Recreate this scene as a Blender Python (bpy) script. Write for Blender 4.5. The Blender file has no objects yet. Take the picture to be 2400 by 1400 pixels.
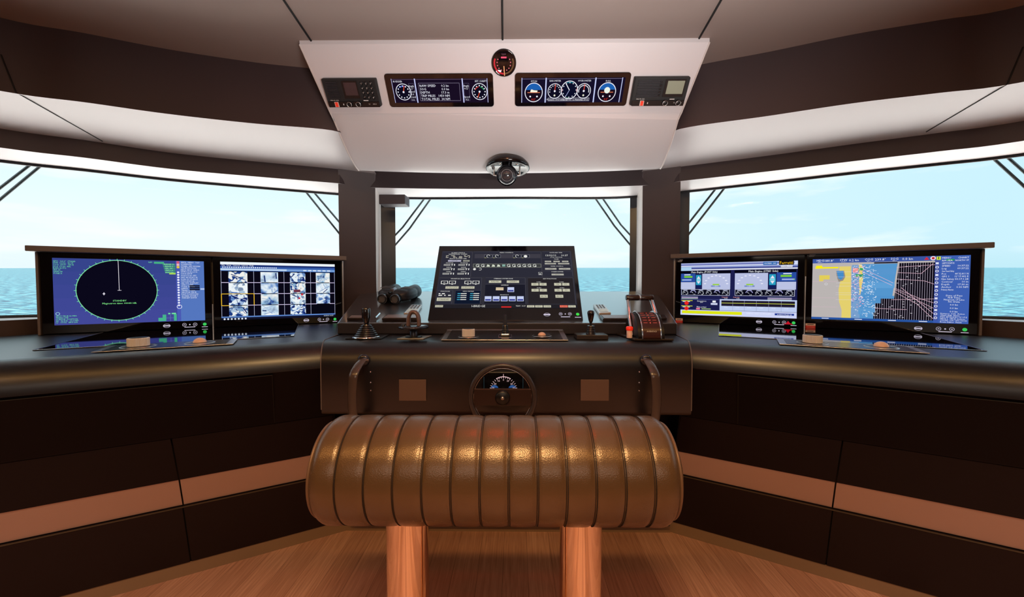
import bpy, bmesh, math, random
from mathutils import Vector, Matrix, Euler
random.seed(7)
PI = math.pi
S = bpy.context.scene
COL = S.collection
V = Vector

# ------------------------------------------------------------------ camera
FPX = 933.0
CAM = V((0, 0, 1.2))
ROT = Euler((math.radians(90 - 1.84), 0, math.radians(.58)), 'XYZ')
RM = ROT.to_matrix()
cd = bpy.data.cameras.new('camera'); cam = bpy.data.objects.new('camera', cd); COL.objects.link(cam)
cam.location = CAM; cam.rotation_euler = ROT
cd.sensor_width = 36; cd.lens = FPX / 2400 * 36; cd.clip_start = .02; cd.clip_end = 60000
S.camera = cam

def ray(px, py): return RM @ V(((px - 1200) / FPX, (700 - py) / FPX, -1))
def onP(px, py, o, n):
    d = ray(px, py); return CAM + d * ((V(o) - CAM).dot(n) / d.dot(n))
def onY(px, py, Y): return onP(px, py, (0, Y, 0), V((0, 1, 0)))
def onZ(px, py, z): return onP(px, py, (0, 0, z), V((0, 0, 1)))
C30, S30 = math.cos(PI / 6), .5
def W(s, a, p, z=0):                      # wing console frame: s=-1 port, +1 starboard
    return V((-s * (C30 * a - S30 * p), S30 * a + C30 * p, z))
def wn(s): return V((s * S30, C30, 0))
def onW(s, px, py, p): return onP(px, py, wn(s) * p, wn(s))
def ap(s, P): return (-s * P.x * C30 + P.y * S30, s * P.x * S30 + P.y * C30)

# ------------------------------------------------------------------ materials
def lin(c): return tuple((x / 255 / 12.92 if x <= 10 else ((x / 255 + .055) / 1.055) ** 2.4) for x in c)
MATS = {}
def mat(name, rgb, rough=.5, metal=0, spec=.5, coat=0, bump=None, noise=None, emit=0, alpha=None):
    if name in MATS: return MATS[name]
    m = bpy.data.materials.new(name); m.use_nodes = True; MATS[name] = m
    nt = m.node_tree; b = nt.nodes['Principled BSDF']
    c = (*lin(rgb), 1)
    b.inputs['Base Color'].default_value = c
    b.inputs['Roughness'].default_value = rough; b.inputs['Metallic'].default_value = metal
    b.inputs['Specular IOR Level'].default_value = spec
    b.inputs['Coat Weight'].default_value = coat; b.inputs['Coat Roughness'].default_value = .05
    if emit:
        b.inputs['Emission Color'].default_value = c; b.inputs['Emission Strength'].default_value = emit
    tc = nt.nodes.new('ShaderNodeTexCoord')
    if noise:
        n = nt.nodes.new('ShaderNodeTexNoise'); n.inputs['Scale'].default_value = noise[0]; n.inputs['Detail'].default_value = 5
        nt.links.new(tc.outputs['Object'], n.inputs['Vector'])
        r = nt.nodes.new('ShaderNodeMixRGB'); r.blend_type = 'MULTIPLY'; r.inputs[0].default_value = noise[1]
        r.inputs[1].default_value = c; nt.links.new(n.outputs['Fac'], r.inputs[2]); nt.links.new(r.outputs[0], b.inputs['Base Color'])
    if bump:
        kind, sc, st = bump
        if kind == 'weave':
            w1 = nt.nodes.new('ShaderNodeTexWave'); w1.bands_direction = 'DIAGONAL'
            w2 = nt.nodes.new('ShaderNodeTexWave'); w2.bands_direction = 'Z'
            for w in (w1, w2): w.inputs['Scale'].default_value = sc; nt.links.new(tc.outputs['Object'], w.inputs['Vector'])
            n = nt.nodes.new('ShaderNodeMath'); n.operation = 'MULTIPLY'
            nt.links.new(w1.outputs['Fac'], n.inputs[0]); nt.links.new(w2.outputs['Fac'], n.inputs[1]); out = n.outputs[0]
        elif kind == 'voronoi':
            n = nt.nodes.new('ShaderNodeTexVoronoi'); n.inputs['Scale'].default_value = sc
            nt.links.new(tc.outputs['Object'], n.inputs['Vector']); out = n.outputs['Distance']
        else:
            n = nt.nodes.new('ShaderNodeTexNoise'); n.inputs['Scale'].default_value = sc; n.inputs['Detail'].default_value = 4
            nt.links.new(tc.outputs['Object'], n.inputs['Vector']); out = n.outputs['Fac']
        bp = nt.nodes.new('ShaderNodeBump'); bp.inputs['Strength'].default_value = st; bp.inputs['Distance'].default_value = .002
        nt.links.new(out, bp.inputs['Height']); nt.links.new(bp.outputs[0], b.inputs['Normal'])
    return m
def glow(rgb, k=1.0):
    key = 'glow_%d_%d_%d_%d' % (*rgb, int(k * 100))
    if key in MATS: return MATS[key]
    m = bpy.data.materials.new(key); m.use_nodes = True; MATS[key] = m
    nt = m.node_tree; nt.nodes.clear()
    e = nt.nodes.new('ShaderNodeEmission'); e.inputs[0].default_value = (*lin(rgb), 1); e.inputs[1].default_value = k
    o = nt.nodes.new('ShaderNodeOutputMaterial'); nt.links.new(e.outputs[0], o.inputs[0])
    return m
def picture(name, cols, scale, seed):      # procedural camera-feed picture
    m = bpy.data.materials.new(name); m.use_nodes = True
    nt = m.node_tree; nt.nodes.clear()
    tc = nt.nodes.new('ShaderNodeTexCoord'); mp = nt.nodes.new('ShaderNodeMapping'); mp.inputs['Location'].default_value = (seed, seed * 2.3, seed)
    n = nt.nodes.new('ShaderNodeTexVoronoi' if seed % 2 else 'ShaderNodeTexNoise'); n.inputs['Scale'].default_value = scale
    r = nt.nodes.new('ShaderNodeValToRGB'); r.color_ramp.interpolation = 'LINEAR'
    el = r.color_ramp.elements
    el[0].position = .3; el[1].position = .62
    el[0].color = (*lin(cols[0]), 1); el[1].color = (*lin(cols[2]), 1); x = el.new(.45); x.color = (*lin(cols[1]), 1)
    e = nt.nodes.new('ShaderNodeEmission'); o = nt.nodes.new('ShaderNodeOutputMaterial')
    nt.links.new(tc.outputs['Object'], mp.inputs[0]); nt.links.new(mp.outputs[0], n.inputs['Vector'])
    nt.links.new(n.outputs['Color' if seed % 2 else 'Fac'], r.inputs[0]); nt.links.new(r.outputs[0], e.inputs[0]); nt.links.new(e.outputs[0], o.inputs[0])
    return m

DESK = mat('desk_leatherette', (12, 10, 18), .36, spec=.45, coat=.3, bump=('weave', 160, .12))
_b = DESK.node_tree.nodes['Principled BSDF']; _b.inputs['Coat IOR'].default_value = 1.9; _b.inputs['Coat Roughness'].default_value = .3
RISER = mat('riser_leatherette', (46, 44, 48), .3, spec=.8, coat=1, bump=('noise', 500, .06))
_b = RISER.node_tree.nodes['Principled BSDF']; _b.inputs['Coat IOR'].default_value = 2.7; _b.inputs['Coat Roughness'].default_value = .16
FRONT = mat('console_dark', (15, 11, 16), .5, spec=.12, bump=('noise', 400, .05))
CAB = mat('cabinet_dark', (34, 23, 23), .5, spec=.15, bump=('noise', 300, .05))
BAND = mat('cabinet_band_tan', (186, 154, 142), .5, bump=('noise', 300, .05))
KICK = mat('kick_tan', (140, 112, 84), .5)
SEAM = mat('seam_black', (10, 8, 8), .7)
BLACK = mat('black_plastic', (16, 15, 18), .35)
RUBBER = mat('black_rubber', (24, 24, 26), .6, bump=('noise', 300, .15))
GLOSS = mat('black_glass', (6, 5, 12), .05, spec=.7)
INLAY = mat('desk_glass', (5, 5, 10), .04, spec=.8)
CHROME = mat('chrome', (225, 225, 228), .08, 1)
SILVER = mat('brushed_silver', (200, 196, 196), .28, 1)
POST = mat('polished_bronze', (238, 214, 192), .06, 1)
LEATHER = mat('bronze_leather', (104, 80, 58), .27, metal=.25, spec=.7, bump=('voronoi', 420, .12))
PIPING = mat('leather_piping', (120, 92, 72), .4, metal=.2)
CREAM = mat('headliner_cream', (216, 210, 212), .38, spec=.45, bump=('noise', 350, .04))
TAUPE = mat('ceiling_taupe', (150, 134, 128), .6, bump=('noise', 350, .04))
DARKH = mat('headliner_dark', (60, 46, 48), .5, bump=('noise', 350, .04))
PILLAR = mat('pillar_leather', (76, 62, 62), .5, bump=('noise', 350, .05))
WALLB = mat('wall_brown', (58, 36, 32), .5)
FRIT = mat('window_frit', (26, 26, 34), .25)
TRIMW = mat('trim_light', (214, 204, 200), .35)
RAIL = mat('rail_taupe', (112, 98, 90), .4)
MARK = mat('white_print', (225, 222, 220), .5)
GREYP = mat('grey_plate', (98, 76, 68), .5)
REDP = mat('red_plastic', (230, 60, 40), .35, emit=.25)
WOODW = mat('wood_wall', (70, 40, 30), .4, noise=(3, .5))

# ------------------------------------------------------------------ mesh builder
class MB:
    def __init__(s): s.v = []; s.f = []; s.m = []; s.sm = []
    def add(s, vs, fs, mi=0, sm=False):
        b = len(s.v); s.v += [tuple(x) for x in vs]
        for f in fs: s.f.append([b + i for i in f]); s.m.append(mi); s.sm.append(sm)
        return s
    def quad(s, a, b, c, d, mi=0): return s.add([a, b, c, d], [(0, 1, 2, 3)], mi)
    def poly(s, pts, mi=0): return s.add(pts, [tuple(range(len(pts)))], mi)
    def prism(s, pts, ext, mi=0, sm=False):
        n = len(pts); ext = V(ext); q = [V(p) for p in pts]
        return s.add(q + [p + ext for p in q], [tuple(range(n))[::-1], tuple(range(n, 2 * n))], mi).add(
            q + [p + ext for p in q], [(i, (i + 1) % n, n + (i + 1) % n, n + i) for i in range(n)], mi, sm)
    def box(s, c, sz, fr=None, mi=0):
        c = V(c); ex, ey, ez = fr or (V((1, 0, 0)), V((0, 1, 0)), V((0, 0, 1)))
        x, y, z = sz[0] / 2, sz[1] / 2, sz[2] / 2
        vs = [c + ex * i * x + ey * j * y + ez * k * z for k in (-1, 1) for j in (-1, 1) for i in (-1, 1)]
        return s.add(vs, [(0, 2, 3, 1), (4, 5, 7, 6), (0, 1, 5, 4), (2, 6, 7, 3), (0, 4, 6, 2), (1, 3, 7, 5)], mi)
    def box8(s, lo, hi, mi=0):
        lo = V(lo); hi = V(hi); return s.box((lo + hi) / 2, hi - lo, None, mi)
    def tube(s, pts, r, n=14, mi=0, caps=True, closed=False, flat=None):
        pts = [V(p) for p in pts]; N = len(pts)
        rs = r if isinstance(r, (list, tuple)) else [r] * N
        t0 = (pts[1] - pts[0]).normalized()
        up = V((0, 0, 1)) if abs(t0.z) < .9 else V((1, 0, 0))
        u = (up - t0 * up.dot(t0)).normalized(); vs = []
        for i, p in enumerate(pts):
            a = pts[i - 1] if (i or closed) else p; b = pts[(i + 1) % N] if (i < N - 1 or closed) else p
            t = (b - a).normalized(); u = (u - t * u.dot(t)).normalized(); w = t.cross(u)
            fu, fw = (flat or (1, 1))
            for k in range(n):
                an = 2 * PI * k / n; vs.append(p + (u * math.cos(an) * fu + w * math.sin(an) * fw) * rs[i])
        fs = []
        for i in range(N if closed else N - 1):
            j = (i + 1) % N
            for k in range(n): l = (k + 1) % n; fs.append((i * n + k, i * n + l, j * n + l, j * n + k))
        s.add(vs, fs, mi, True)
        if caps and not closed:
            s.add(vs[:n], [tuple(range(n))[::-1]], mi); s.add(vs[-n:], [tuple(range(n))], mi)
        return s
    def lathe(s, prof, o, ax=(0, 0, 1), n=28, mi=0, sm=True, sx=1, xref=None):
        o = V(o); ax = V(ax).normalized()
        up = V(xref) if xref else (V((1, 0, 0)) if abs(ax.x) < .9 else V((0, 1, 0)))
        u = (up - ax * up.dot(ax)).normalized(); w = ax.cross(u); vs = []; N = len(prof)
        for r, h in prof:
            for k in range(n):
                an = 2 * PI * k / n; vs.append(o + ax * h + (u * math.cos(an) * sx + w * math.sin(an)) * r)
        fs = [(i * n + k, i * n + (k + 1) % n, (i + 1) * n + (k + 1) % n, (i + 1) * n + k) for i in range(N - 1) for k in range(n)]
        s.add(vs, fs, mi, sm)
        if prof[0][0] > 1e-5: s.add(vs[:n], [tuple(range(n))[::-1]], mi)
        if prof[-1][0] > 1e-5: s.add(vs[-n:], [tuple(range(n))], mi)
        return s
    def grid(s, rows, mi=0, sm=True):
        n = len(rows[0]); vs = [p for r in rows for p in r]
        return s.add(vs, [(i * n + k, i * n + k + 1, (i + 1) * n + k + 1, (i + 1) * n + k) for i in range(len(rows) - 1) for k in range(n - 1)], mi, sm)
    def build(s, name, mats, parent=None, bevel=0, seg=2, loc=None, angle=.6, weld=False):
        if not isinstance(mats, (list, tuple)): mats = [mats]
        me = bpy.data.meshes.new(name); me.from_pydata(s.v, [], s.f)
        for m in mats: me.materials.append(m)
        for i, p in enumerate(me.polygons): p.material_index = s.m[i]; p.use_smooth = s.sm[i]
        if weld or bevel:
            bm = bmesh.new(); bm.from_mesh(me); bmesh.ops.remove_doubles(bm, verts=bm.verts, dist=1e-5)
            bmesh.ops.recalc_face_normals(bm, faces=bm.faces); bm.to_mesh(me); bm.free()
        me.update()
        o = bpy.data.objects.new(name, me); COL.objects.link(o)
        if parent:
            o.parent = parent
            if parent.type == 'EMPTY': o.location = -parent.location
        if bevel:
            b = o.modifiers.new('bevel', 'BEVEL'); b.width = bevel; b.segments = seg; b.limit_method = 'ANGLE'; b.angle_limit = angle
        return o
def thing(name, label, cat, loc=(0, 0, 0), group=None):
    o = bpy.data.objects.new(name, None); COL.objects.link(o); o.location = loc; o.empty_display_size = .05
    o['label'] = label; o['category'] = cat
    if group: o['group'] = group
    return o
def tag(o, label, cat, group=None, kind=None):
    o['label'] = label; o['category'] = cat
    if group: o['group'] = group
    if kind: o['kind'] = kind
    return o
def struct(o, label, cat='room'):
    o['kind'] = 'structure'; o['label'] = label; o['category'] = cat; return o

# text
TX = {}
def tmesh(st):
    if st in TX: return TX[st]
    c = bpy.data.curves.new('t', 'FONT'); c.body = st; c.resolution_u = 1; c.size = 1
    o = bpy.data.objects.new('t', c); COL.objects.link(o)
    dg = bpy.context.evaluated_depsgraph_get(); dg.update()
    me = bpy.data.meshes.new_from_object(o.evaluated_get(dg))
    vs = [v.co.copy() for v in me.vertices]; fs = [tuple(p.vertices) for p in me.polygons]
    bpy.data.objects.remove(o); bpy.data.curves.remove(c); bpy.data.meshes.remove(me)
    x0 = min(v.x for v in vs); x1 = max(v.x for v in vs)
    TX[st] = (vs, fs, x0, x1); return TX[st]

class G:                                    # drawing on a flat face: o lower-left corner, ex right, ey up, ez out
    def __init__(s, o, ex, ey, w, h):
        s.o = V(o); s.ex = V(ex).normalized(); s.ey = V(ey).normalized(); s.ez = s.ex.cross(s.ey); s.w = w; s.h = h
        s.mb = MB(); s.ms = []; s.off = .0004
    def mi(s, col):
        m = col if not isinstance(col, tuple) else glow(col)
        if m not in s.ms: s.ms.append(m)
        return s.ms.index(m)
    def P(s, u, v, lay=1): return s.o + s.ex * u * s.w + s.ey * v * s.h + s.ez * s.off * lay
    def uv(s, px, py):
        q = onP(px, py, s.o, s.ez) - s.o; return q.dot(s.ex) / s.w, q.dot(s.ey) / s.h
    def rect(s, u0, v0, u1, v1, col, lay=1):
        s.mb.quad(s.P(u0, v0, lay), s.P(u1, v0, lay), s.P(u1, v1, lay), s.P(u0, v1, lay), s.mi(col))
    def pr(s, x0, y0, x1, y1, col, lay=1):
        a = s.uv(x0, y0); b = s.uv(x1, y1); s.rect(min(a[0], b[0]), min(a[1], b[1]), max(a[0], b[0]), max(a[1], b[1]), col, lay)
    def line(s, u0, v0, u1, v1, wd, col, lay=2):
        a = s.P(u0, v0, lay); b = s.P(u1, v1, lay); d = (b - a).normalized(); n = s.ez.cross(d) * wd / 2
        s.mb.quad(a - n, b - n, b + n, a + n, s.mi(col))
    def pl(s, pts, wd, col, lay=2):
        q = [s.uv(*p) for p in pts]
        for a, b in zip(q, q[1:]): s.line(*a, *b, wd, col, lay)
    def frame(s, u0, v0, u1, v1, wd, col, lay=2):
        for a in ((u0, v0, u1, v0), (u1, v0, u1, v1), (u1, v1, u0, v1), (u0, v1, u0, v0)): s.line(*a, wd, col, lay)
    def ring(s, u, v, r, wd, col, lay=2, a0=0, a1=360, n=48, sq=1):
        c = s.P(u, v, lay); A = []; B = []
        for i in range(n + 1):
            an = math.radians(a0 + (a1 - a0) * i / n); d = s.ex * math.cos(an) * sq + s.ey * math.sin(an)
            A.append(c + d * (r - wd / 2)); B.append(c + d * (r + wd / 2))
        s.mb.grid([A, B], s.mi(col), False)
    def disc(s, u, v, r, col, lay=1, a0=0, a1=360, n=40):
        c = s.P(u, v, lay)
        s.mb.poly([c + s.ex * math.cos(math.radians(a0 + (a1 - a0) * i / n)) * r + s.ey * math.sin(math.radians(a0 + (a1 - a0) * i / n)) * r for i in range(n + (a1 - a0 < 360))], s.mi(col))
    def poly(s, uvs, col, lay=1): s.mb.poly([s.P(u, v, lay) for u, v in uvs], s.mi(col))
    def pp(s, pxs, col, lay=1): s.poly([s.uv(*p) for p in pxs], col, lay)
    def text(s, st, u, v, size, col, al='C', lay=4, wmax=None):
        vs, fs, x0, x1 = tmesh(st); k = size * s.h; wd = (x1 - x0) * k; kx = k
        if wmax and wd > wmax * s.w: kx = k * wmax * s.w / wd; wd = wmax * s.w
        dx = {'C': -wd / 2, 'L': 0, 'R': -wd}[al]
        o = s.P(u, v, lay)
        s.mb.add([o + s.ex * ((q.x - x0) * kx + dx) + s.ey * (q.y * k) for q in vs], fs, s.mi(col))
    def pt(s, st, px, py, size, col, al='C', wmax=None, lay=4):
        u, v = s.uv(px, py); s.text(st, u, v - size * .36, size, col, al, lay, wmax)
    def dashes(s, u0, v0, u1, v1, rows, col, lay=3, fill=.55, seed=1):
        rn = random.Random(seed); dv = (v1 - v0) / rows
        for i in range(rows):
            v = v1 - dv * (i + .5); u = u0
            while u < u1 - .004:
                L = rn.uniform(.012, .05) * (1 if u1 - u0 > .1 else .6); e = min(u + L, u1)
                if rn.random() < .82: s.rect(u, v - dv * fill / 2, e, v + dv * fill / 2, col, lay)
                u = e + rn.uniform(.004, .02)
    def build(s, name, parent): return s.mb.build(name, s.ms, parent)

# ------------------------------------------------------------------ world, sun, sea
def ramp(nt, stops):
    r = nt.nodes.new('ShaderNodeValToRGB'); e = r.color_ramp.elements
    while len(e) < len(stops): e.new(.5)
    for i, (p, c) in enumerate(stops): e[i].position = p; e[i].color = (*lin(c), 1)
    return r
w = bpy.data.worlds.new('sky'); S.world = w; w.use_nodes = True; nt = w.node_tree; nt.nodes.clear()
tc = nt.nodes.new('ShaderNodeTexCoord'); sp = nt.nodes.new('ShaderNodeSeparateXYZ'); nt.links.new(tc.outputs['Generated'], sp.inputs[0])
rz = ramp(nt, [(0, (212, 236, 245)), (.03, (224, 239, 247)), (.10, (232, 246, 250)), (.3, (200, 236, 245)), (1, (150, 205, 230))])
nt.links.new(sp.outputs['Z'], rz.inputs[0])
rb = ramp(nt, [(0, (178, 222, 234)), (.06, (196, 231, 242)), (.2, (196, 232, 245)), (.4, (175, 224, 242)), (1, (130, 195, 230))])
nt.links.new(sp.outputs['Z'], rb.inputs[0])
xm = nt.nodes.new('ShaderNodeMapRange'); xm.inputs['From Min'].default_value = .05; xm.inputs['From Max'].default_value = .75
nt.links.new(sp.outputs['X'], xm.inputs[0])
mx = nt.nodes.new('ShaderNodeMixRGB'); nt.links.new(xm.outputs[0], mx.inputs[0]); nt.links.new(rz.outputs[0], mx.inputs[1]); nt.links.new(rb.outputs[0], mx.inputs[2])
mp = nt.nodes.new('ShaderNodeMapping'); mp.inputs['Scale'].default_value = (1.6, 1.6, 9); mp.inputs['Location'].default_value = (3.1, .4, .2)
nz = nt.nodes.new('ShaderNodeTexNoise'); nz.inputs['Scale'].default_value = 2.2; nz.inputs['Detail'].default_value = 6
nt.links.new(tc.outputs['Generated'], mp.inputs[0]); nt.links.new(mp.outputs[0], nz.inputs['Vector'])
cr = nt.nodes.new('ShaderNodeMapRange'); cr.inputs['From Min'].default_value = .48; cr.inputs['From Max'].default_value = .72; cr.inputs['To Max'].default_value = .95
nt.links.new(nz.outputs['Fac'], cr.inputs[0])
mc = nt.nodes.new('ShaderNodeMixRGB'); nt.links.new(cr.outputs[0], mc.inputs[0]); nt.links.new(mx.outputs[0], mc.inputs[1]); mc.inputs[2].default_value = (*lin((248, 252, 253)), 1)
bg = nt.nodes.new('ShaderNodeBackground'); bg.inputs[1].default_value = 1.14; nt.links.new(mc.outputs[0], bg.inputs[0])
ow = nt.nodes.new('ShaderNodeOutputWorld'); nt.links.new(bg.outputs[0], ow.inputs[0])

def light(name, kind, loc, rot, energy, col, size=None, size_y=None, **k):
    d = bpy.data.lights.new(name, kind); d.energy = energy; d.color = col
    if kind == 'AREA':
        d.shape = 'RECTANGLE'; d.size = size; d.size_y = size_y or size
    for a, b in k.items(): setattr(d, a, b)
    o = bpy.data.objects.new(name, d); COL.objects.link(o); o.location = loc; o.rotation_euler = [math.radians(x) for x in rot]
    return o
light('sun', 'SUN', (0, -5, 20), (16, 0, 6), 15.0, (1, .96, .93), angle=.02)

m = bpy.data.materials.new('sea_water'); m.use_nodes = True; nt = m.node_tree; b = nt.nodes['Principled BSDF']
b.inputs['Roughness'].default_value = .35; b.inputs['Specular IOR Level'].default_value = .35
tc = nt.nodes.new('ShaderNodeTexCoord')
mp = nt.nodes.new('ShaderNodeMapping'); mp.inputs['Scale'].default_value = (.05, .2, 1)
nz = nt.nodes.new('ShaderNodeTexNoise'); nz.inputs['Scale'].default_value = 6; nz.inputs['Detail'].default_value = 8; nz.inputs['Roughness'].default_value = .65
nt.links.new(tc.outputs['Object'], mp.inputs[0]); nt.links.new(mp.outputs[0], nz.inputs['Vector'])
r = ramp(nt, [(.43, (2, 30, 52)), (.48, (6, 64, 84)), (.52, (22, 94, 108)), (.58, (90, 138, 142))])
nt.links.new(nz.outputs['Fac'], r.inputs[0])
nt.links.new(r.outputs[0], b.inputs['Base Color'])
bp = nt.nodes.new('ShaderNodeBump'); bp.inputs['Strength'].default_value = .25; bp.inputs['Distance'].default_value = .4
nt.links.new(nz.outputs['Fac'], bp.inputs['Height']); nt.links.new(bp.outputs[0], b.inputs['Normal'])
TRIM_ANG = math.atan(42 / FPX)             # the boat sits slightly bow-down
mb = MB(); Rr = 30000
for i0, (r0, r1) in enumerate([(6, 60), (60, 600), (600, Rr)]):
    for k in range(48):
        a, c = 2 * PI * k / 48, 2 * PI * (k + 1) / 48
        mb.quad((r0 * math.cos(a), r0 * math.sin(a), 0), (r1 * math.cos(a), r1 * math.sin(a), 0), (r1 * math.cos(c), r1 * math.sin(c), 0), (r0 * math.cos(c), r0 * math.sin(c), 0))
sea = mb.build('sea', m); sea.location = (0, 0, -5.5); sea.rotation_euler = (TRIM_ANG, 0, 0)
tag(sea, 'rippled turquoise sea stretching to the horizon outside the windows', 'sea', kind='stuff')
mb = MB().prism([(6.5, -1.5, .0), (6.5, 4, 0), (4, 6.8, .0), (-4, 6.8, 0), (-6.5, 4, .0), (-6.5, -1.5, 0), (-3.4, -1.5, 0), (-3.4, 1.2, 0), (-3, 2.2, 0), (-1.6, 2.95, 0), (1.4, 2.95, 0), (2.9, 2.2, 0), (3.4, 1.2, 0), (3.4, -1.5, 0)], (0, 0, .05))
fd = mb.build('bounce_deck', mat('deck_white', (238, 234, 228), .6)); fd.location.z = .55; struct(fd, 'unseen white deck added to bounce sunlight up through the windows', 'deck')  # out-of-view deck, added so sunlight bounces up onto the soffits

# ------------------------------------------------------------------ shell curves
ZG, ZS, ZI, ZC, ZW = 1.779, 1.858, 1.90, 2.16, 1.05
Gp = [(0, 375), (200, 397), (400, 420), (600, 438), (796, 454), (952, 464), (1200, 466), (1450, 458), (1616, 447), (1800, 427), (2000, 404), (2200, 383), (2400, 360)]
Rp = [(0, 346), (200, 370), (400, 396), (600, 414), (796, 430), (882, 440), (1184, 443), (1504, 435), (1592, 425), (1800, 402), (2000, 378), (2200, 355), (2400, 330)]
SLp = [(0, 213), (200, 240), (400, 268), (600, 290), (780, 306), (840, 331)]
SRp = [(1540, 331), (1595, 302), (1800, 272), (2000, 242), (2200, 218), (2400, 192)]
xy = lambda L, z: [V((q.x, q.y, 0)) for q in (onZ(px, py, z) for px, py in L)]
Gc = xy(Gp, ZG); Rc = xy(Rp, ZG)
Gc[5].y = Gc[6].y = Gc[7].y = (Gc[5].y + Gc[6].y + Gc[7].y) / 3
SL = xy(SLp, ZI); SR = xy(SRp, ZI)
def smooth(L, n=6):                        # Catmull-Rom refinement
    out = []
    for i in range(len(L) - 1):
        p0 = L[max(i - 1, 0)]; p1 = L[i]; p2 = L[i + 1]; p3 = L[min(i + 2, len(L) - 1)]
        for k in range(n):
            t = k / n; out.append(.5 * ((2 * p1) + (p2 - p0) * t + (2 * p0 - 5 * p1 + 4 * p2 - p3) * t * t + (3 * p1 - p0 - 3 * p2 + p3) * t ** 3))
    return out + [L[-1]]
extL = lambda a: [V(p + (0,)) for p in a]
Gf = extL([(-3.25, -2.4), (-3.18, .6), (-2.84, 1.4)]) + Gc + extL([(2.74, 1.32), (3.12, .6), (3.25, -2.4)])
Rf = extL([(-3.0, -2.4), (-2.9, .6), (-2.56, 1.27)]) + Rc + extL([(2.42, 1.2), (2.82, .6), (3.0, -2.4)])
SLf = extL([(-2.5, -2.4), (-2.44, .6), (-2.16, 1.16)]) + SL
SRf = SR + extL([(2.1, 1.1), (2.4, .55), (2.5, -2.4)])
LW = [g_.lerp(r_, k_) for g_, r_, k_ in zip(Gf, Rf, [.8, .8, .8, .8, .2, .12, .08, .04, .04, .04, .04, .04, .04, .08, .12, .7, .8, .8, .8])]
up = lambda L, z: [V((p.x, p.y, z)) for p in L]
LS, RS = slice(0, 8), slice(11, 19)
def strip(A, za, B, zb, n=5): return [up(smooth(A, n), za), up(smooth(B, n), zb)]
def band(name, rows, m, lab, cat='trim'):
    return struct(MB().grid(rows).build(name, m), lab, cat)
# left & right side headers/reveals/soffits, plus centre
Lg, Lr = Gf[:8], Rf[:8]; Rg, Rr_ = Gf[11:], Rf[11:]
Cg, Cr = Gf[7:12], Rf[7:12]
band('trim_1', strip(Lr, ZG, Lg, ZG), CREAM, 'light window reveal over the port windows')
band('trim_2', strip(Cr, ZG, Cg, ZG), CREAM, 'light window reveal over the centre window')
band('trim_3', strip(Rr_, ZG, Rg, ZG), CREAM, 'light window reveal over the starboard windows')
band('trim_4', strip(Lr, ZG, Lr, ZS), DARKH, 'dark header over the port windows')
band('trim_5', strip(Cr, ZG, Cr, ZC), DARKH, 'dark header over the centre window')
band('trim_6', strip(Rr_, ZG, Rr_, ZS), DARKH, 'dark header over the starboard windows')
def resample(L, n):
    d = [0]
    for a, b_ in zip(L, L[1:]): d.append(d[-1] + (b_ - a).length)
    out = []
    for i in range(n):
        t = d[-1] * i / (n - 1); k = 0
        while k < len(L) - 2 and d[k + 1] < t: k += 1
        out.append(L[k].lerp(L[k + 1], (t - d[k]) / max(d[k + 1] - d[k], 1e-6)))
    return out
def soffit(name, inner, outer, lab):
    a = smooth(inner, 6); o = smooth(outer, 6)
    # match by nearest bearing so the sheet stays even
    a2 = resample(a, 60); o2 = resample(o, 60); rows = []
    for k in range(9):
        t = k / 8; z = ZI + (ZS - ZI) * t + .012 * math.sin(PI * t) * 0
        if k == 8: z = ZS
        rows.append([V((p.x + (q.x - p.x) * t, p.y + (q.y - p.y) * t, z)) for p, q in zip(a2, o2)])
    return band(name, rows, CREAM, lab)
soffit('trim_7', SLf[1:], Rf[1:9], 'cream soffit band over the port windows')
soffit('trim_8', SRf[:-1], Rf[10:-1], 'cream soffit band over the starboard windows')
def upstand(name, L, lab):
    a = smooth(L, 6); n = len(a); rows = []
    for k in range(7):
        t = k / 6; rows.append([V((p.x, p.y - .02 * math.sin(PI * t) * 0, ZI + (ZC - ZI) * t)) for p in a])
    return band(name, rows, DARKH, lab)
upstand('trim_9', SLf, 'dark brown upper band over the port side')
upstand('trim_10', SRf, 'dark brown upper band over the starboard side')
# panel joints of the headliner
def joint(name, pts, lab, r=.0022, m=SEAM): return struct(MB().tube(pts, r, 6, caps=True).build(name, m), lab, 'trim')
from mathutils.bvhtree import BVHTree
def trees(names):
    vs, fs = [], []
    for n in names:
        me = bpy.data.objects[n].data; b0 = len(vs); vs += [v.co.copy() for v in me.vertices]; fs += [[b0 + i for i in p.vertices] for p in me.polygons]
    return BVHTree.FromPolygons(vs, fs)
for nm, ob, L, lb in (('trim_11', ('trim_7', 'trim_9'), ((2, 128), (37, 216), (240, 331)), 'port'), ('trim_12', ('trim_8', 'trim_10'), ((2398, 110), (2361, 197), (2171, 309)), 'starboard')):
    T = trees(ob); pts = []
    for a, b_ in zip(L, L[1:]):
        for k in range(13):
            t = k / 12; d = ray(a[0] + (b_[0] - a[0]) * t, a[1] + (b_[1] - a[1]) * t).normalized(); h = T.ray_cast(CAM, d)[0]
            if h: pts.append(h - d * .002)
    joint(nm, pts, 'thin joint between headliner panels, %s side' % lb)
# ceiling
CE = mb = MB()
mb.prism([(-3.3, -2.5, ZC)] + [(p.x, p.y + .03, ZC) for p in Gf] + [(3.3, -2.5, ZC)], (0, 0, .06))
struct(mb.build('ceiling', TAUPE), 'taupe panelled wheelhouse ceiling', 'ceiling')
ceil_pts = [((665, 0), (734, 103)), ((1690, 0), (1634, 98)), ((1177, 0), (1178, 98))]
for i, (a, b_) in enumerate(ceil_pts):
    A, B = onZ(*a, ZC - .001), onZ(*b_, ZC - .001); A = B + (A - B) * 1.25
    joint('trim_%d' % (13 + i), [A, B], 'dark joint line across the ceiling', .004)
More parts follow.
